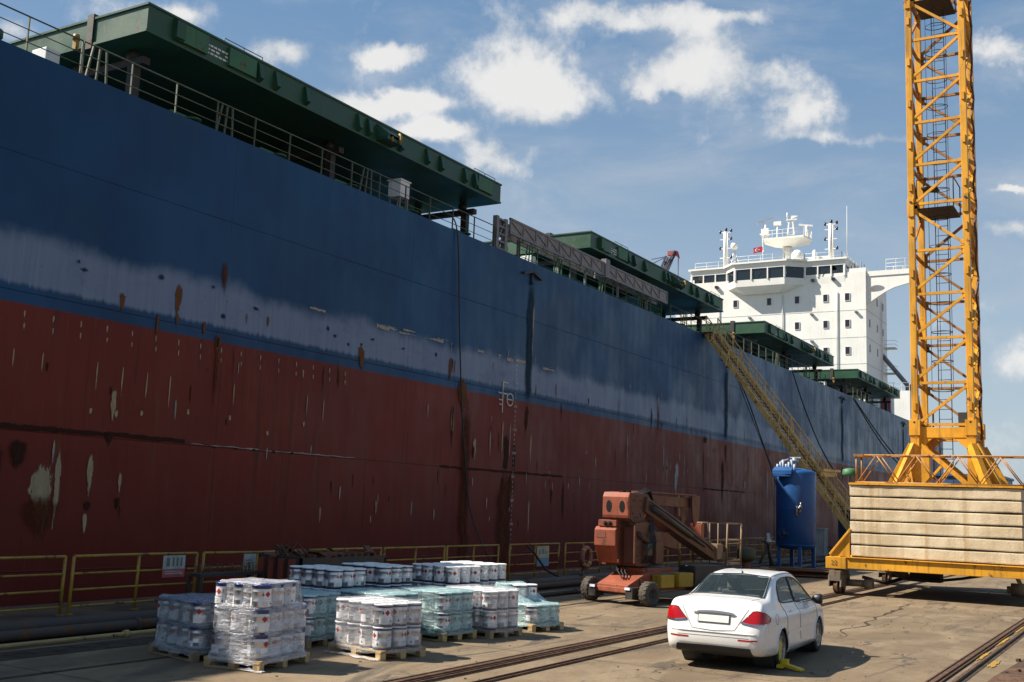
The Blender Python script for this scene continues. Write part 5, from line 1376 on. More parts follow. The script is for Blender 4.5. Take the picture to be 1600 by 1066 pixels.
for y, z in ((.35, 2.6), (.3, 2.25), (.75, 2.2), (1.0, 2.6)): q.lathe([(0, 0), (.035, 0), (.03, .02), (0, .02)], 12, 0, M.Translation(T(.32, y, z)) @ M.Rotation(pi / 2, 4, 'Y'))
q.build('pivot_plate', BRN, lf, bevel=.008)
q = MB(); q.beam(T(-.05, 1.0, 2.63), T(-.15, 5.1, 2.60), .30, .28); q.bb(o.x - .22, o.x + .12, o.y + 1.0, o.y + 5.2, 2.80, 2.84); q.build('upper_arm', BRN, lf, bevel=.012)
q = MB(); side(q, [(4.85, 2.82), (5.5, 2.80), (5.45, 2.2), (5.1, 1.9), (4.9, 2.2)], .08); side(q, [(4.85, 2.82), (5.5, 2.80), (5.45, 2.2), (5.1, 1.9), (4.9, 2.2)], -.30); q.build('knuckle', BRN, lf, bevel=.008)
q = MB(); q.beam(T(.22, .95, 2.50), T(.12, 6.4, 1.12), .34, .40); q.beam(T(.22, 3.2, 1.95), T(.12, 6.5, 1.1), .26, .30); q.build('main_boom', paint('dark_brown_boom', (.095, .035, .02), .6, rust=.5, streak=.3), lf, bevel=.012)
q = MB(); q.tube([T(.44, 1.2, 2.42), T(.36, 4.2, 1.66)], .075, 12); q.tube([T(.36, 4.2, 1.66), T(.32, 5.4, 1.36)], .045, 10); q.tube([T(.46, 1.0, 2.58), T(.40, 3.0, 2.1), T(.34, 5.8, 1.35), T(.3, 6.2, 1.2)], .022, 6); q.tube([T(.1, .8, 1.6), T(.35, 1.6, 1.35), T(.2, 2.4, 1.7), T(.25, 3.4, 1.9)], .03, 6); q.build('hydraulic_ram', DARK, lf)
q = MB()
for k in range(4): q.tube([T(.1 + .05 * k, .9, 2.75), T(.22 + .05 * k, 1.25, 2.92 - .02 * k), T(.32, 1.6, 2.5), T(.42, 2.2, 2.2 - .03 * k)], .016, 6)
q.build('hydraulic_hose', BLK, lf)
q = MB(); q.prism([T(.02, .9, 1.85), T(.02, 2.6, 1.75), T(.02, 3.4, 1.5), T(.02, 3.2, 1.3), T(.02, 1.5, 1.5)], (.3, 0, 0)); q.build('lower_arm', BRN, lf, bevel=.012)
# basket
bk = MB(); bx0, bx1, by0, by1, bz0, bz1 = -.62, .46, 6.9, 8.2, .80, 2.02
for x in (bx0, bx1):
    for y in (by0, by1): bk.tube([T(x, y, bz0), T(x + (.03 if x > 0 else 0), y, bz1)], .028, 6)
    bk.tube([T(x, by0, (bz0 + bz1) / 2), T(x, by1, (bz0 + bz1) / 2)], .022, 6)
for z in (bz0 + .1, (bz0 + bz1) / 2 + .1, bz1): bk.tube([T(bx0, by0, z), T(bx1, by0, z), T(bx1, by1, z), T(bx0, by1, z)], .026, 6, closed=True)
for k in range(1, 4): bk.tube([T(bx0 + k * .27, by0, bz0), T(bx0 + k * .27, by0, bz1)], .018, 6)
bk.bb(o.x + bx0, o.x + bx1, o.y + by0, o.y + by1, bz0 - .04, bz0 + .02); bk.bb(o.x - .1, o.x + .35, o.y + 6.4, o.y + 6.9, .95, 1.4)
bk.bb(o.x + .2, o.x + .44, o.y + by0 - .02, o.y + by0 + .1, .85, 1.15)
bs = sub(bk.build('basket', paint('basket_dull_tan', (.26, .17, .10), .7, rust=.4, streak=.3), lf))
MB().bb(o.x - .66, o.x - .28, o.y + 6.7, o.y + 6.95, 1.55, 1.98).build('control_panel', ORR, bs, bevel=.01)
# small fittings on the lift: bolts, hoses, valve block, worn warning plates
q = MB()
for y, z in [(.35 + .28 * cos(a), 2.42 + .28 * sin(a)) for a in [2 * pi * k / 10 for k in range(10)]] + [(.3 + .22 * k, 1.08) for k in range(6)] + [(.22, 1.2 + .2 * k) for k in range(4)]: q.lathe([(0, 0), (.022, 0), (.018, .018), (0, .02)], 6, 0, M.Translation(T(.372 if z > 2 else .47, y, z)) @ M.Rotation(pi / 2, 4, 'Y'))
q.build('bolt', DARK, lf)
q = MB()
for k in range(5): q.tube([T(.5 + .02 * k, .5 + .1 * k, 1.0), T(.62, .6 + .12 * k, 1.35 + .05 * k), T(.56, .9 + .05 * k, 1.75), T(.42, 1.0 + .08 * k, 2.1)], .018, 6)
for k in range(3): q.tube([T(-.1 + .07 * k, .5, .95), T(.0 + .1 * k, .1, .80), T(.2 + .1 * k, -.02, .62 - .04 * k)], .016, 6)
q.build('hydraulic_hose', BLK, lf)
q = MB(); q.bb(o.x + .47, o.x + .62, o.y + .55, o.y + .85, 1.2, 1.5); q.tube([T(.53, .2, 1.75), T(.53, 1.5, 1.25)], .06, 10); q.tube([T(.53, 1.5, 1.25), T(.53, 1.75, 1.15)], .035, 8); q.bb(o.x - .45, o.x - .1, o.y + .52, o.y + .9, 1.0, 1.3); q.build('valve_block', DARK, lf)
q = MB(); q.bb(o.x - .56, o.x - .30, o.y - .056, o.y - .05, 1.62, 1.76); q.build('warning_plate', paint('scuffed_plate', (.20, .06, .04), .7, rust=.3), lf)
# ------------------------------------------------------------------ blue pressure tank
tk = thing('pressure_tank', (-14.45, 50, 0), 'tall blue cylindrical steel tank on four legs, foot of the gangway behind it', 'tank')
TM = M.Translation((-14.45, 50, 0))
q = MB(); q.lathe([(0, .78), (.5, .80), (.8, .88), (.89, .98), (.89, 4.22), (.86, 4.3), (.7, 4.38), (.3, 4.46), (0, 4.48)], 40, 0, TM)
for z in (1.0, 2.6, 4.2): q.lathe([(.885, z - .02), (.9, z - .012), (.9, z + .012), (.885, z + .02)], 40, 0, TM)
q.build('shell', BLU, tk)
for a in (.5, 2.1, 3.7, 5.2):
    q = MB(); x, y = -14.45 + .78 * cos(a), 50 + .78 * sin(a); q.beam((x, y, 0), (x, y, 1.15), .16, .14); q.box((x, y, .012), (.3, .3, .024)); q.build('leg', BLU, tk, bevel=.006)
q = MB(); q.prism([(-15.25, 49.0, 4.15), (-14.35, 48.9, 4.15), (-14.35, 49.2, 4.32), (-15.2, 49.2, 4.32)], (0, 0, .18)); q.bb(-15.2, -14.4, 48.95, 49.3, 4.05, 4.2); q.build('platform', BLU, tk, bevel=.01)
q = MB()
for k in range(7): q.tube([(-15.1 + k * .13, 49.3 + .1 * (k % 2), 4.3), (-15.1 + k * .13, 49.3, 4.62 + .1 * (k % 3))], .05, 8)
q.tube([(-14.5, 49.9, 4.45), (-14.5, 49.9, 4.95)], .09, 10); q.lathe([(0, -.05), (.2, -.05), (.2, .05), (0, .05)], 14, 0, M.Translation((-14.5, 49.9, 4.8))); q.beam((-14.7, 49.9, 4.95), (-14.2, 49.9, 4.95), .06)
q.tube([(-15.0, 49.6, 4.4), (-15.0, 49.6, 4.75), (-14.7, 49.7, 4.85)], .05, 8); q.build('valve', paint('valve_pale_blue', (.36, .43, .52), .5, rust=.2), tk)
q = MB()
for k in range(3): q.lathe([(.0, .0), (.13 - .03 * k, .0), (.13 - .03 * k, .08), (0, .08)], 14, 0, M.Translation((-14.1 + .06 * k, 49.16 - .02 * k, 2.55 + .08 * k)) @ M.Rotation(pi / 2, 4, 'X'))
q.tube([(-14.15, 49.1, 2.3), (-14.15, 48.95, 2.35), (-14.1, 48.95, 2.75)], .04, 8); q.tube([(-13.95, 49.12, 2.9), (-13.95, 49.0, 2.9), (-13.95, 49.0, 2.6)], .035, 8); q.build('gauge', STEEL, tk)
q = MB(); q.tube([(-14.75 + .2 * cos(t), 49.12, 1.5 + .2 * sin(t)) for t in [2 * pi * i / 20 for i in range(20)]], .03, 8, closed=True); q.lathe([(0, 0), (.17, 0), (.14, .05), (0, .06)], 20, 0, M.Translation((-14.75, 49.14, 1.5)) @ M.Rotation(pi / 2, 4, 'X')); q.beam((-14.55, 49.08, 1.4), (-14.6, 49.08, 1.75), .05); q.build('manhole_cover', NAVY, tk)
q = MB()
for sx in (-.12, .12): q.tube([(-15.3 + sx * .3, 49.65 + sx, .9), (-15.3 + sx * .3, 49.65 + sx, 4.2)], .018, 6)
for k in range(11): q.tube([(-15.3 - .036, 49.53, 1.0 + k * .3), (-15.3 + .036, 49.77, 1.0 + k * .3)], .012, 6)
q.build('ladder', BLU, tk)
# things round the foot of the tank
q = MB(); q.bb(-16.35, -15.65, 59.4, 60.1, .08, 1.62); q.bb(-16.4, -15.6, 59.35, 60.15, 1.62, 1.68); q.bb(-16.3, -15.7, 59.45, 60.05, 0, .08)
cb = tag(q.build('electrical_cabinet', paint('cabinet_grey_green', (.26, .29, .27), .6, streak=.4), base=(-16, 59.75, 0), bevel=.01), 'grey electrical cabinet standing just right of the blue tank', 'cabinet')
sub(cb); q = MB(); q.bb(-16.3, -15.7, -.0 + 59.33, 59.35, .2, 1.55); q.v = [v - V((-16, 59.75, 0)) for v in q.v]; q.build('door', paint('cabinet_door', (.3, .32, .3), .55, streak=.3), cb); 
q = MB(); q.bb(-15.8, -11.4, 62.9, 69.2, .1, 2.7)
for k in range(16): q.bb(-11.4, -11.36, 63.1 + k * .38, 63.3 + k * .38, .25, 2.55)
for k in range(11): q.bb(-15.6 + k * .38, -15.4 + k * .38, 62.86, 62.9, .25, 2.55)
for x in (-15.7, -11.5):
    for y in (63.0, 69.1): q.bb(x - .1, x + .1, y - .1, y + .1, 0, .12)
cn = tag(q.build('container', NAVY, base=(-13.6, 66, 0), bevel=.01), 'dark navy steel container behind the foot of the gangway', 'container')
q = MB(); q.bb(-15.5, -9.0, 76, 84, .2, 5.2); q.bb(-15.6, -8.9, 75.9, 84.1, 5.2, 5.35); q.bb(-15.2, -9.3, 76.2, 83.8, 0, .2)
kb = tag(q.build('site_cabin', paint('cabin_blue', (.03, .09, .20), .5, streak=.3), base=(-12, 80, 0)), 'blue two-storey site cabin glimpsed behind the crane lattice', 'cabin')
q = MB()
for k in range(5): q.bb(-15.2 + k * 1.25, -14.3 + k * 1.25, 75.88, 75.9, 3.6, 4.6)
q.v = [v - V((-12, 80, 0)) for v in q.v]; q.build('window', paint('pale_window', (.45, .5, .55), .3), kb)
def pile(x, y, n, label, nm, mat, l=2.2, rz=.3):
    q = MB()
    for k in range(n):
        a = rz + rnd(-.25, .25); q.box((rnd(-.25, .25), rnd(-.3, .3), .03 + k * .045), (l * rnd(.6, 1), rnd(.25, .6), .04), rot=M.Rotation(a, 3, 'Z') @ M.Rotation(rnd(-.02, .02), 3, 'X'))
    ob = q.build(nm, mat, base=(0, 0, 0), bevel=.004); ob.location = (x, y, 0); tag(ob, label, 'scrap pile')
pile(-12.0, 42.6, 7, 'flat pile of rusty steel plates on the quay in front of the blue tank', 'steel_plate_pile', RUS, 2.6)
pile(-13.3, 44.5, 4, 'low heap of dark boards lying left of the steel plates near the blue tank', 'board_pile', WOODG, 2.4, .1)
bl = thing('bollard', (-13.5, 40.2, 0), 'dark green mooring bollard with rusty foot on the quay behind the white car', 'bollard')
MB().lathe([(0, .0), (.32, .0), (.30, .06), (.16, .12), (.15, .55)], 24, 0, M.Translation((-13.5, 40.2, 0))).build('foot', RUS, bl)
MB().lathe([(.15, .55), (.30, .62), (.34, .75), (.33, 1.0), (.22, 1.08), (0, 1.1)], 24, 0, M.Translation((-13.5, 40.2, 0))).build('head', paint('bollard_green', (.035, .045, .025), .6, rust=.3), bl)
vl = thing('valve_stand', (-15.0, 47.6, 0), 'small pipe stand with a pale valve just left of the blue tank', 'valve stand')
MB().tube([(-15.4, 47.4, 0), (-15.0, 47.6, 1.0)], .05, 8).tube([(-14.7, 47.5, 0), (-15.0, 47.6, 1.0)], .05, 8).tube([(-15.0, 48.0, 0), (-15.0, 47.6, 1.0)], .05, 8).build('stand', DARK, vl)
MB().lathe([(0, 0), (.16, .02), (.18, .2), (.1, .3), (.1, .5), (0, .52)], 14, 0, M.Translation((-15.0, 47.6, 1.0))).tube([(-15.3, 47.6, 1.15), (-14.7, 47.6, 1.15)], .05, 8).build('valve_body', STEEL, vl)
# ------------------------------------------------------------------ guard rails along the dock edge
FXX = -16.85; FB = .15
def rail_panel(y0, y1, label, posts=2, hgt=1.02, lean=.02):
    t = thing('guard_rail', (FXX, (y0 + y1) / 2, FB), label, 'guard rail', 'yellow guard rails along the dock edge')
    n = max(1, round((y1 - y0) / 1.35))
    for i in range(n + 1):
        y = y0 + (y1 - y0) * i / n; xx = rnd(-.02, .02)
        q = MB(); q.tube([(FXX, y, FB), (FXX + lean + xx * .3, y, FB + hgt)], .03, 8); q.box((FXX, y, FB + .006), (.12, .12, .012)); q.build('post', YEL, t)
    for k in (1.0, .70, .42, .14):
        q = MB(); sg = rnd(-.015, .015); q.tube([(FXX + lean * k, y0, FB + hgt * k), (FXX + lean * k + .01, (y0 + y1) / 2, FB + hgt * k + sg), (FXX + lean * k, y1, FB + hgt * k)], .026 if k == 1 else .020, 8); q.build('rail', YEL, t)
    return t
LB_b = 'yellow guard rail panel without signs on the dock edge behind the pail stacks'; LB_l = 'yellow guard rail panel without signs on the dock edge beyond the boom lift'
rail_panel(8.6, 12.95, 'yellow guard rail panel in deep shade at the left end of the dock edge')
rail_panel(13.13, 16.05, 'yellow guard rail panel carrying the white and red notice')
rail_panel(16.24, 19.3, 'yellow guard rail panel carrying the small white notice beside the scrap bin')
y = 19.45
while y < 27.6: rail_panel(y, y + 2.7, LB_b); y += 2.82
rail_panel(28.45, 31.55, 'yellow guard rail panel carrying the cream and blue notice'); rail_panel(32.0, 34.6, 'yellow guard rail panel carrying the faded lifebuoy')
y = 38.4
while y < 62: rail_panel(y, y + 3.4, LB_l); y += 3.55
lh = thing('ladder_handrail', (-16.7, 36.9, .15), 'pair of tall yellow looped ladder handrails at the dock edge behind the boom lift', 'ladder rail')
for y in (36.2, 36.9, 37.6):
    q = MB(); q.tube([(-17.2, y, .15), (-17.2, y, 1.05), (-17.1, y, 1.15), (-16.7, y, 1.15), (-16.6, y, 1.05), (-16.6, y, .15)], .03, 8); q.build('loop', YEL, lh)
MB().tube([(-16.6, 36.2, .6), (-16.6, 37.6, .6)], .025, 8).tube([(-17.2, 36.2, .6), (-17.2, 37.6, .6)], .025, 8).build('rail', YEL, lh)
# notices and lifebuoy hung on the rails
def notice(y, z, w, h, cols, label, marks):
    x = FXX + .075
    q = MB(); n = len(cols)
    for i, (f0, f1, mi) in enumerate(cols): q.bb(x - .004, x + .004, y - w / 2, y + w / 2, z - h / 2 + h * f0, z - h / 2 + h * f1, mi)
    for f0, f1, a0, a1, mi in marks: q.bb(x + .0045, x + .006, y - w / 2 + w * a0, y - w / 2 + w * a1, z - h / 2 + h * f0, z - h / 2 + h * f1, mi)
    o = q.build('notice_sign', [paint('notice_white', (.40, .41, .37), .6, streak=.4, scale=3), paint('notice_red', (.42, .10, .09), .6, streak=.3), paint('notice_cream', (.42, .39, .22), .6, streak=.3), paint('notice_blue', (.10, .24, .36), .6), paint('faded_print', (.15, .15, .14), .7)], base=(x, y, z))
    tag(o, label, 'sign')
notice(15.42, .93, .56, .42, [(.38, 1, 0), (0, .38, 1)], 'white notice board with red lower band on the guard rail at left', [(.5, .9, .15, .3, 4), (.5, .9, .42, .5, 4), (.5, .9, .6, .68, 4), (.5, .9, .78, .86, 4), (.15, .2, .1, .9, 0), (.25, .29, .1, .8, 0)])
notice(17.5, .95, .36, .36, [(.3, 1, 0), (0, .3, 2)], 'small white notice with yellowish foot on the rail left of the scrap bin', [(.6, .66, .15, .6, 1), (.45, .5, .15, .8, 1)])
notice(30.4, .80, .78, .62, [(.42, 1, 2), (0, .42, 3)], 'cream notice board with blue lower half on the guard rail behind the pallets', [(.6, .8, .15, .3, 3), (.6, .85, .4, .6, 3), (.6, .75, .7, .85, 3)])
lb = MB(); LC = V((FXX + .13, 33.3, .70))
ringp = lambda t, r: (LC.x, LC.y + r * cos(t), LC.z + r * 1.0 * sin(t))
lb.tube([ringp(2 * pi * i / 28, .30) for i in range(28)], .085, 10, closed=True)
lby = sub(tag(lb.build('lifebuoy', paint('faded_orange', (.34, .11, .07), .7, streak=.4), base=tuple(LC)), 'faded orange lifebuoy hanging on the guard rail left of the boom lift', 'lifebuoy'))
q = MB()
for a in (.8, 2.36, 3.9, 5.5): q.tube([ringp(a - .12, .30), ringp(a + .12, .30)], .09, 10)
q.v = [v - LC for v in q.v]; q.build('band', paint('faded_yellow_band', (.42, .30, .06), .7), lby)
q = MB(); q.tube([ringp(pi * 1.1 + i * .25, .40 + .03 * (i % 2)) for i in range(12)], .012, 6); q.v = [v - LC for v in q.v]; q.build('rope', ROPE, lby)
# pipes lying along the coping
def pipe(pts, r, label, mat, nm='pipe', cat='pipe'):
    q = MB(); q.tube(pts, r, 12)
    y = pts[0][1]
    while y < pts[-1][1]:
        f = (y - pts[0][1]) / (pts[-1][1] - pts[0][1]); i = min(len(pts) - 2, int(f * (len(pts) - 1)))
        q.lathe([(r, -.04), (r + .03, -.04), (r + .03, .04), (r, .04)], 12, 0, M.Translation(V(pts[i]).lerp(V(pts[i + 1]), f * (len(pts) - 1) - i)) @ M.Rotation(pi / 2, 4, 'X')); y += 6
    b_ = (pts[0][0], pts[0][1], 0); tag(q.build(nm, mat, base=b_), label, cat)
OLDP = paint('old_pipe', (.055, .038, .028), .7, rust=.5, scale=2)
pipe([(-15.7, -20, .14), (-15.72, 20, .14), (-15.7, 75, .14)], .13, 'thick rusty service pipe running along the foot of the coping', OLDP)
pipe([(-15.28, -20, .10), (-15.3, 30, .10), (-15.2, 70, .10)], .09, 'thinner brown service pipe lying beside the thick one', OLDP)
pipe([(-14.7, 7, .05), (-14.72, 10.3, .05), (-14.65, 13.9, .06), (-14.4, 18, .05)], .035, 'thin yellowish conduit lying on the ground in the shade at left', paint('conduit_tan', (.34, .24, .09), .6, rust=.3))
pipe([(-14.0, 24, .06), (-14.05, 34, .06), (-13.9, 60, .06)], .055, 'dark cable pipe lying on the quay behind the boom lift', DARK)
q = MB(); q.tube([(-16.8, 29.4, 1.15), (-16.62, 29.6, .9), (-16.5, 30.1, .4), (-16.2, 30.6, .16), (-15.6, 30.9, .3)], .035, 8); tag(q.build('hose', ROPE, base=(-16.5, 30, .15)), 'black hose looped over the guard rail by the cream and blue notice', 'hose')
# scrap bin and rebar rack
sb = thing('scrap_bin', (-15.3, 18.4, 0), 'dark scrap bin with red upright ribs heaped with twisted metal, behind the pail stacks', 'scrap bin')
q = MB(); q.bb(-16.05, -14.9, 17.0, 17.05, .05, 1.18); q.bb(-16.05, -14.9, 19.75, 19.8, .05, 1.1); q.bb(-16.05, -16.0, 17.0, 19.8, .05, 1.15); q.bb(-14.95, -14.9, 17.0, 19.8, .05, 1.15); q.bb(-16.05, -14.9, 17, 19.8, .02, .08)
q.build('body', DARK, sb)
q = MB()
for k in range(4): q.bb(-15.98 + k * .27, -15.84 + k * .27, 16.92, 17.0, 0, 1.12)
q.build('rib', paint('red_rib', (.26, .055, .03), .6, rust=.4), sb)
q = MB()
for k in range(26): 
    x, y = rnd(-15.9, -15.0), rnd(17.1, 19.7); q.box((x, y, 1.08 + rnd(0, .12)), (rnd(.05, .4), rnd(.1, .7), rnd(.02, .07)), rot=M.Rotation(rnd(0, 3), 3, 'Z') @ M.Rotation(rnd(-.5, .5), 3, 'X'))
for k in range(8): q.tube([(rnd(-15.9, -15.0), 17.2 + rnd(-.2, .4), 1.0), (rnd(-15.8, -15.1), 17.2, 1.3 + rnd(0, .15)), (rnd(-15.9, -15), 17.6, 1.1)], .025, 6)
for k in range(10): q.bb(-15.9, -15.0, 17.5 + k * .22, 17.58 + k * .22, 1.1, 1.2)
q.bb(-15.95, -15.0, 17.05, 19.7, .9, 1.06); q.build('scrap', RUS, sb)
rk = thing('rebar_rack', (-15.9, 16.0, 0), 'low dark rack of upright rebar spikes behind the two left pail stacks', 'rack')
q = MB(); q.bb(-16.1, -15.7, 15.1, 16.8, .8, .86)
for y in (15.15, 16.75): 
    for x in (-16.05, -15.75): q.bb(x - .03, x + .03, y - .03, y + .03, 0, .8)
q.build('rack', DARK, rk)
q = MB()
for k in range(26): y = 15.2 + k * .06; q.tube([(-15.9, y, .84), (-15.9 + rnd(-.05, .05), y + rnd(-.05, .05), .98 + rnd(0, .06))], .012, 5)
q.build('spike', RUS, rk)
# ------------------------------------------------------------------ hoses and ropes down the ship side
def hang(pts, r, label, nm='hose', mat=ROPE, cat='hose'):
    q = MB(); P = [V(p) for p in pts]; sm = []
    for i in range(len(P) - 1):
        a, b_, c, d = P[max(0, i - 1)], P[i], P[i + 1], P[min(len(P) - 1, i + 2)]
        for k in range(8):
            u = k / 8; sm.append(.5 * (2 * b_ + (c - a) * u + (2 * a - 5 * b_ + 4 * c - d) * u * u + (3 * b_ - a - 3 * c + d) * u ** 3))
    sm.append(P[-1]); q.tube(sm, r, 6); tag(q.build(nm, mat, base=tuple(P[-1])), label, cat)
hang([(-25.5, 36.6, 14.3), (-24.93, 36.85, 13.6), (-24.85, 37.3, 9), (-24.85, 37.9, 5), (-24.6, 38.6, 1.5), (-22, 38.2, -1.5), (-18.8, 36, -.2), (-17.8, 35.3, .18)], .032, 'long black hose hanging down the hull beside the tall rust scar')
hang([(-24.9, 68.5, 13.6), (-24.2, 71.5, 10.5), (-23.5, 73.5, 7), (-22, 74.5, 2), (-20, 73.5, .2)], .045, 'thick black hose bundle sagging from the gangway head to the dock', 'hose')
hang([(-24.9, 69.3, 13.6), (-24.3, 72.6, 9.5), (-23.6, 75.2, 6), (-21.5, 76.5, 1), (-19.2, 75.5, .2)], .03, 'thinner black hose hanging close behind the hose bundle under the gangway')
hang([(-24.9, 85.2, 13.6), (-24.2, 86.5, 10.5), (-23.2, 88.2, 7.2), (-21.0, 90, 3)], .05, 'black mooring line from the rail crossing behind the upper gangway', 'rope', ROPE, 'rope')
hang([(-24.9, 104.6, 13.6), (-22.5, 106, 9.2), (-19.6, 107.2, 5.2), (-16.8, 107.8, .3)], .055, 'black mooring rope from the rail down to the quay behind the crane base', 'rope', ROPE, 'rope')
hang([(-24.9, 104.9, 13.6), (-22.2, 107, 9.0), (-19.0, 108.5, 5.0), (-16.4, 109.2, .3)], .055, 'second black mooring rope close right of the first, behind the crane base', 'rope', ROPE, 'rope')
# ------------------------------------------------------------------ far harbour crane beyond the ship
fc = thing('harbour_crane', (-124, 300, 0), 'distant dock crane with dark lattice boom and red head showing above the hatch cover', 'crane')
q = MB(); q.beam((-131, 300, 0), (-131, 300, 66), 3.5, 3.5); q.bb(-138, -124, 296, 304, 0, 3); q.build('tower', paint('far_crane_grey', (.12, .12, .15), .6), fc)
q = MB()
for dy in (-.8, .8):
    for a, b_ in (((-131, 66), (-126, 78)), ((-129.5, 66), (-124.5, 77)), ((-131, 66), (-123.2, 79.4))): q.beam((a[0], 300 + dy, a[1]), (b_[0], 300 + dy, b_[1]), .45)
    for k in range(6):
        u = k / 6; q.beam((-131 + 5 * u, 300 + dy, 66 + 12 * u), (-129.5 + 5 * (u + .16), 300 + dy, 66 + 11 * (u + .16)), .3)
q.beam((-131, 300, 77.5), (-126, 300, 78), .2); q.beam((-136, 300, 74), (-126, 300, 78), .2); q.build('boom', paint('far_boom', (.05, .05, .09), .6), fc)
MB().bb(-125.6, -122.9, 299.4, 300.6, 78.1, 79.5).prism([(-122.9, 299.4, 79.5), (-122.3, 299.4, 77.2), (-123.2, 299.4, 78.1)], (0, 2, 0)).build('head', paint('far_head_red', (.32, .06, .05), .6), fc)
MB().tube([(-122.3, 300, 77), (-122.3, 300, 60)], .14, 5).build('hoist_rope', DARK, fc)
# ------------------------------------------------------------------ camera, sun, sky
cam = bpy.data.cameras.new('camera'); co = bpy.data.objects.new('camera', cam); COL.objects.link(co)
PITCH, ROLL, YAW, F = R(8.467), R(2.131), R(30.90), 1700.7
fw = V((sin(-YAW) * cos(PITCH), cos(-YAW) * cos(PITCH), sin(PITCH))); r0 = fw.cross(Z).normalized(); u0 = r0.cross(fw)
rr = r0 * cos(ROLL) + u0 * sin(ROLL); uu = rr.cross(fw)
mt = M((rr, uu, -fw)).transposed().to_4x4(); mt.translation = (0, 0, 2.4); co.matrix_world = mt
cam.sensor_width = 36; cam.sensor_fit = 'HORIZONTAL'; cam.lens = 36 * F / 1600; cam.clip_start = .1; cam.clip_end = 8000
SC.camera = co
L = V((.88, .45, -1)).normalized()
sun = bpy.data.lights.new('sun', 'SUN'); sun.energy = 5.0; sun.angle = R(.53); sun.color = (1, .93, .82)
so = bpy.data.objects.new('sun', sun); COL.objects.link(so); so.rotation_euler = L.to_track_quat('-Z', 'Y').to_euler(); so.location = (-40, -20, 60)
wd = bpy.data.worlds.new('World'); SC.world = wd; wd.use_nodes = True; t = wd.node_tree; t.nodes.clear(); n = N(t)
sky = t.nodes.new('ShaderNodeTexSky'); sky.sky_type = 'NISHITA'; sky.sun_disc = False
sky.sun_elevation = math.asin(-L.z); sky.sun_rotation = math.atan2(-L.x, -L.y) % (2 * pi); sky.air_density = 1.0; sky.dust_density = 1.2; sky.ozone_density = 1.6
d = n.node('ShaderNodeTexCoord', 0); s = n.sep(d)
yy = n.m('MAXIMUM', s[1], .02); u = n.m('DIVIDE', s[0], yy); v = n.m('DIVIDE', s[2], yy)
wx = n.noise(d, 12, 6, .6); wy = n.noise(n.vm('ADD', d, (3.1, 1.7, .4)), 12, 6, .6)
u = n.m('ADD', u, n.m('MULTIPLY', n.m('SUBTRACT', wx, .5), .105)); v = n.m('ADD', v, n.m('MULTIPLY', n.m('SUBTRACT', wy, .5), .08))
BL = [(-.612,.482,.070,-.012,-.002,.044,1.7),(-.585,.452,.060,-.012,-.002,.034,1.4),(-.50,.527,.095,-.022,-.0006,.020,1.25),(-.40,.50,.05,-.01,-.0006,.03,1.2),(-.41,.452,.06,-.012,-.0006,.022,1.3),(-.355,.433,.045,-.007,-.0003,.038,1.3),(-.44,.432,.045,-.008,-.0003,.018,1.2),(-.285,.393,.030,-.005,.0001,.026,1.6),
 (-.781,.532,.050,-.009,-.0014,.020,1.5),(-.80,.474,.06,-.010,-.0013,.018,1.4),(-.74,.468,.05,-.010,-.0013,.014,1.1),(-.965,.562,.056,-.010,-.0021,.025,1.6),(-.723,.421,.065,-.010,-.0011,.018,1.3),(-.645,.382,.046,-.006,-.0009,.018,1.4),
 (-.345,.490,.042,.004,-.0001,.012,.9),(-1.55,.716,.074,-.015,-.0056,.0337,1.2),(-1.154,.666,.058,-.012,-.0025,.0216,1.2),(-.108,.421,.023,-.004,.0005,.018,1.0),(-.10,.283,.018,-.002,.0002,.006,1.3),
 (-.10,.245,.034,-.003,.0003,.011,1.1),(-.26,.36,.097,-.014,0,.0089,.7),(-.09,.13,.05,-.003,0,.03,.6)]
tot = None
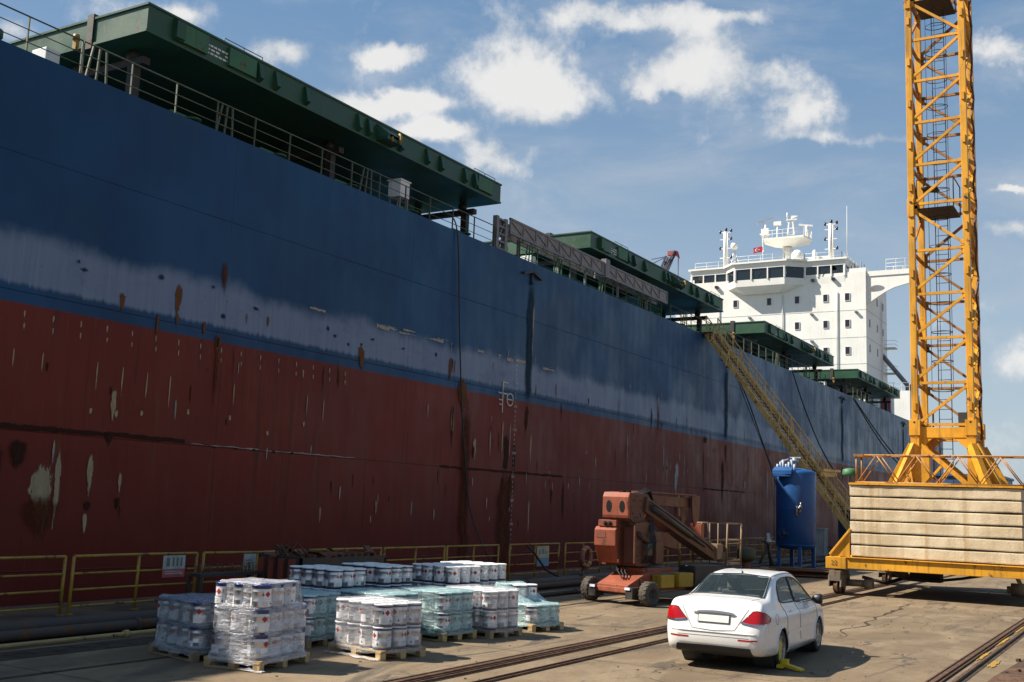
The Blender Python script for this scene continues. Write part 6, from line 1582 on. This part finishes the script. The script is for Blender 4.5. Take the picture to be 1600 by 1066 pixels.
for cu, cv, ax, ay, bx, by, w in BL:
    du = n.m('SUBTRACT', u, cu); dv = n.m('SUBTRACT', v, cv)
    p = n.m('DIVIDE', du, ax); q_ = n.m('DIVIDE', n.m('SUBTRACT', dv, n.m('MULTIPLY', p, ay)), by)
    e = n.m('MULTIPLY', n.m('POWER', 2.718, n.m('MULTIPLY', n.m('ADD', n.m('MULTIPLY', p, p), n.m('MULTIPLY', q_, q_)), -1.15)), w)
    tot = e if tot is None else n.m('ADD', tot, e)
ahead = n.ss(s[1], .05, .15)
tot = n.m('MULTIPLY', tot, ahead)
fb = n.noise(d, 13, 9, .60, .15); fb2 = n.noise(d, 40, 6, .62)
wisp = n.noise(n.vm('MULTIPLY', d, (1, 1, 3.2)), 5, 7, .62, .4)
dens = n.m('ADD', tot, n.m('ADD', n.m('MULTIPLY', n.m('SUBTRACT', fb, .5), 2.5), n.m('MULTIPLY', n.m('SUBTRACT', fb2, .5), 1.0)))
k = n.ss(dens, .12, 1.15, 0, .95)
kw = n.m('MULTIPLY', n.ss(wisp, .42, .76, 0, .5), n.ss(s[2], .02, .2))
k = n.m('MAXIMUM', k, kw)
shade = n.ss(n.m('ADD', n.m('MULTIPLY', fb, .9), n.m('MULTIPLY', dens, .25)), .40, .85)
ccol = n.mix(shade, (3.3, 3.75, 4.3), (6.0, 5.95, 5.85))
skyc = n.mix(.78, sky.outputs[0], n.mix(n.ss(s[2], .0, .5), (3.3, 4.0, 4.55), (.95, 1.95, 3.4)))
col = n.mix(k, skyc, ccol)
bg = t.nodes.new('ShaderNodeBackground'); n.put(bg.inputs[0], col); bg.inputs[1].default_value = .074
ow = t.nodes.new('ShaderNodeOutputWorld'); t.links.new(bg.outputs[0], ow.inputs[0])
SC.view_settings.view_transform = 'Standard'; SC.view_settings.look = 'None'; SC.view_settings.exposure = 0.95; SC.view_settings.gamma = 1
SC.render.engine = 'CYCLES'; SC.cycles.use_denoising = True; SC.cycles.max_bounces = 8; SC.cycles.transparent_max_bounces = 24
SC.cycles.sample_clamp_indirect = 6
for nm in list(PAILS):
    if not USED[nm]: pass
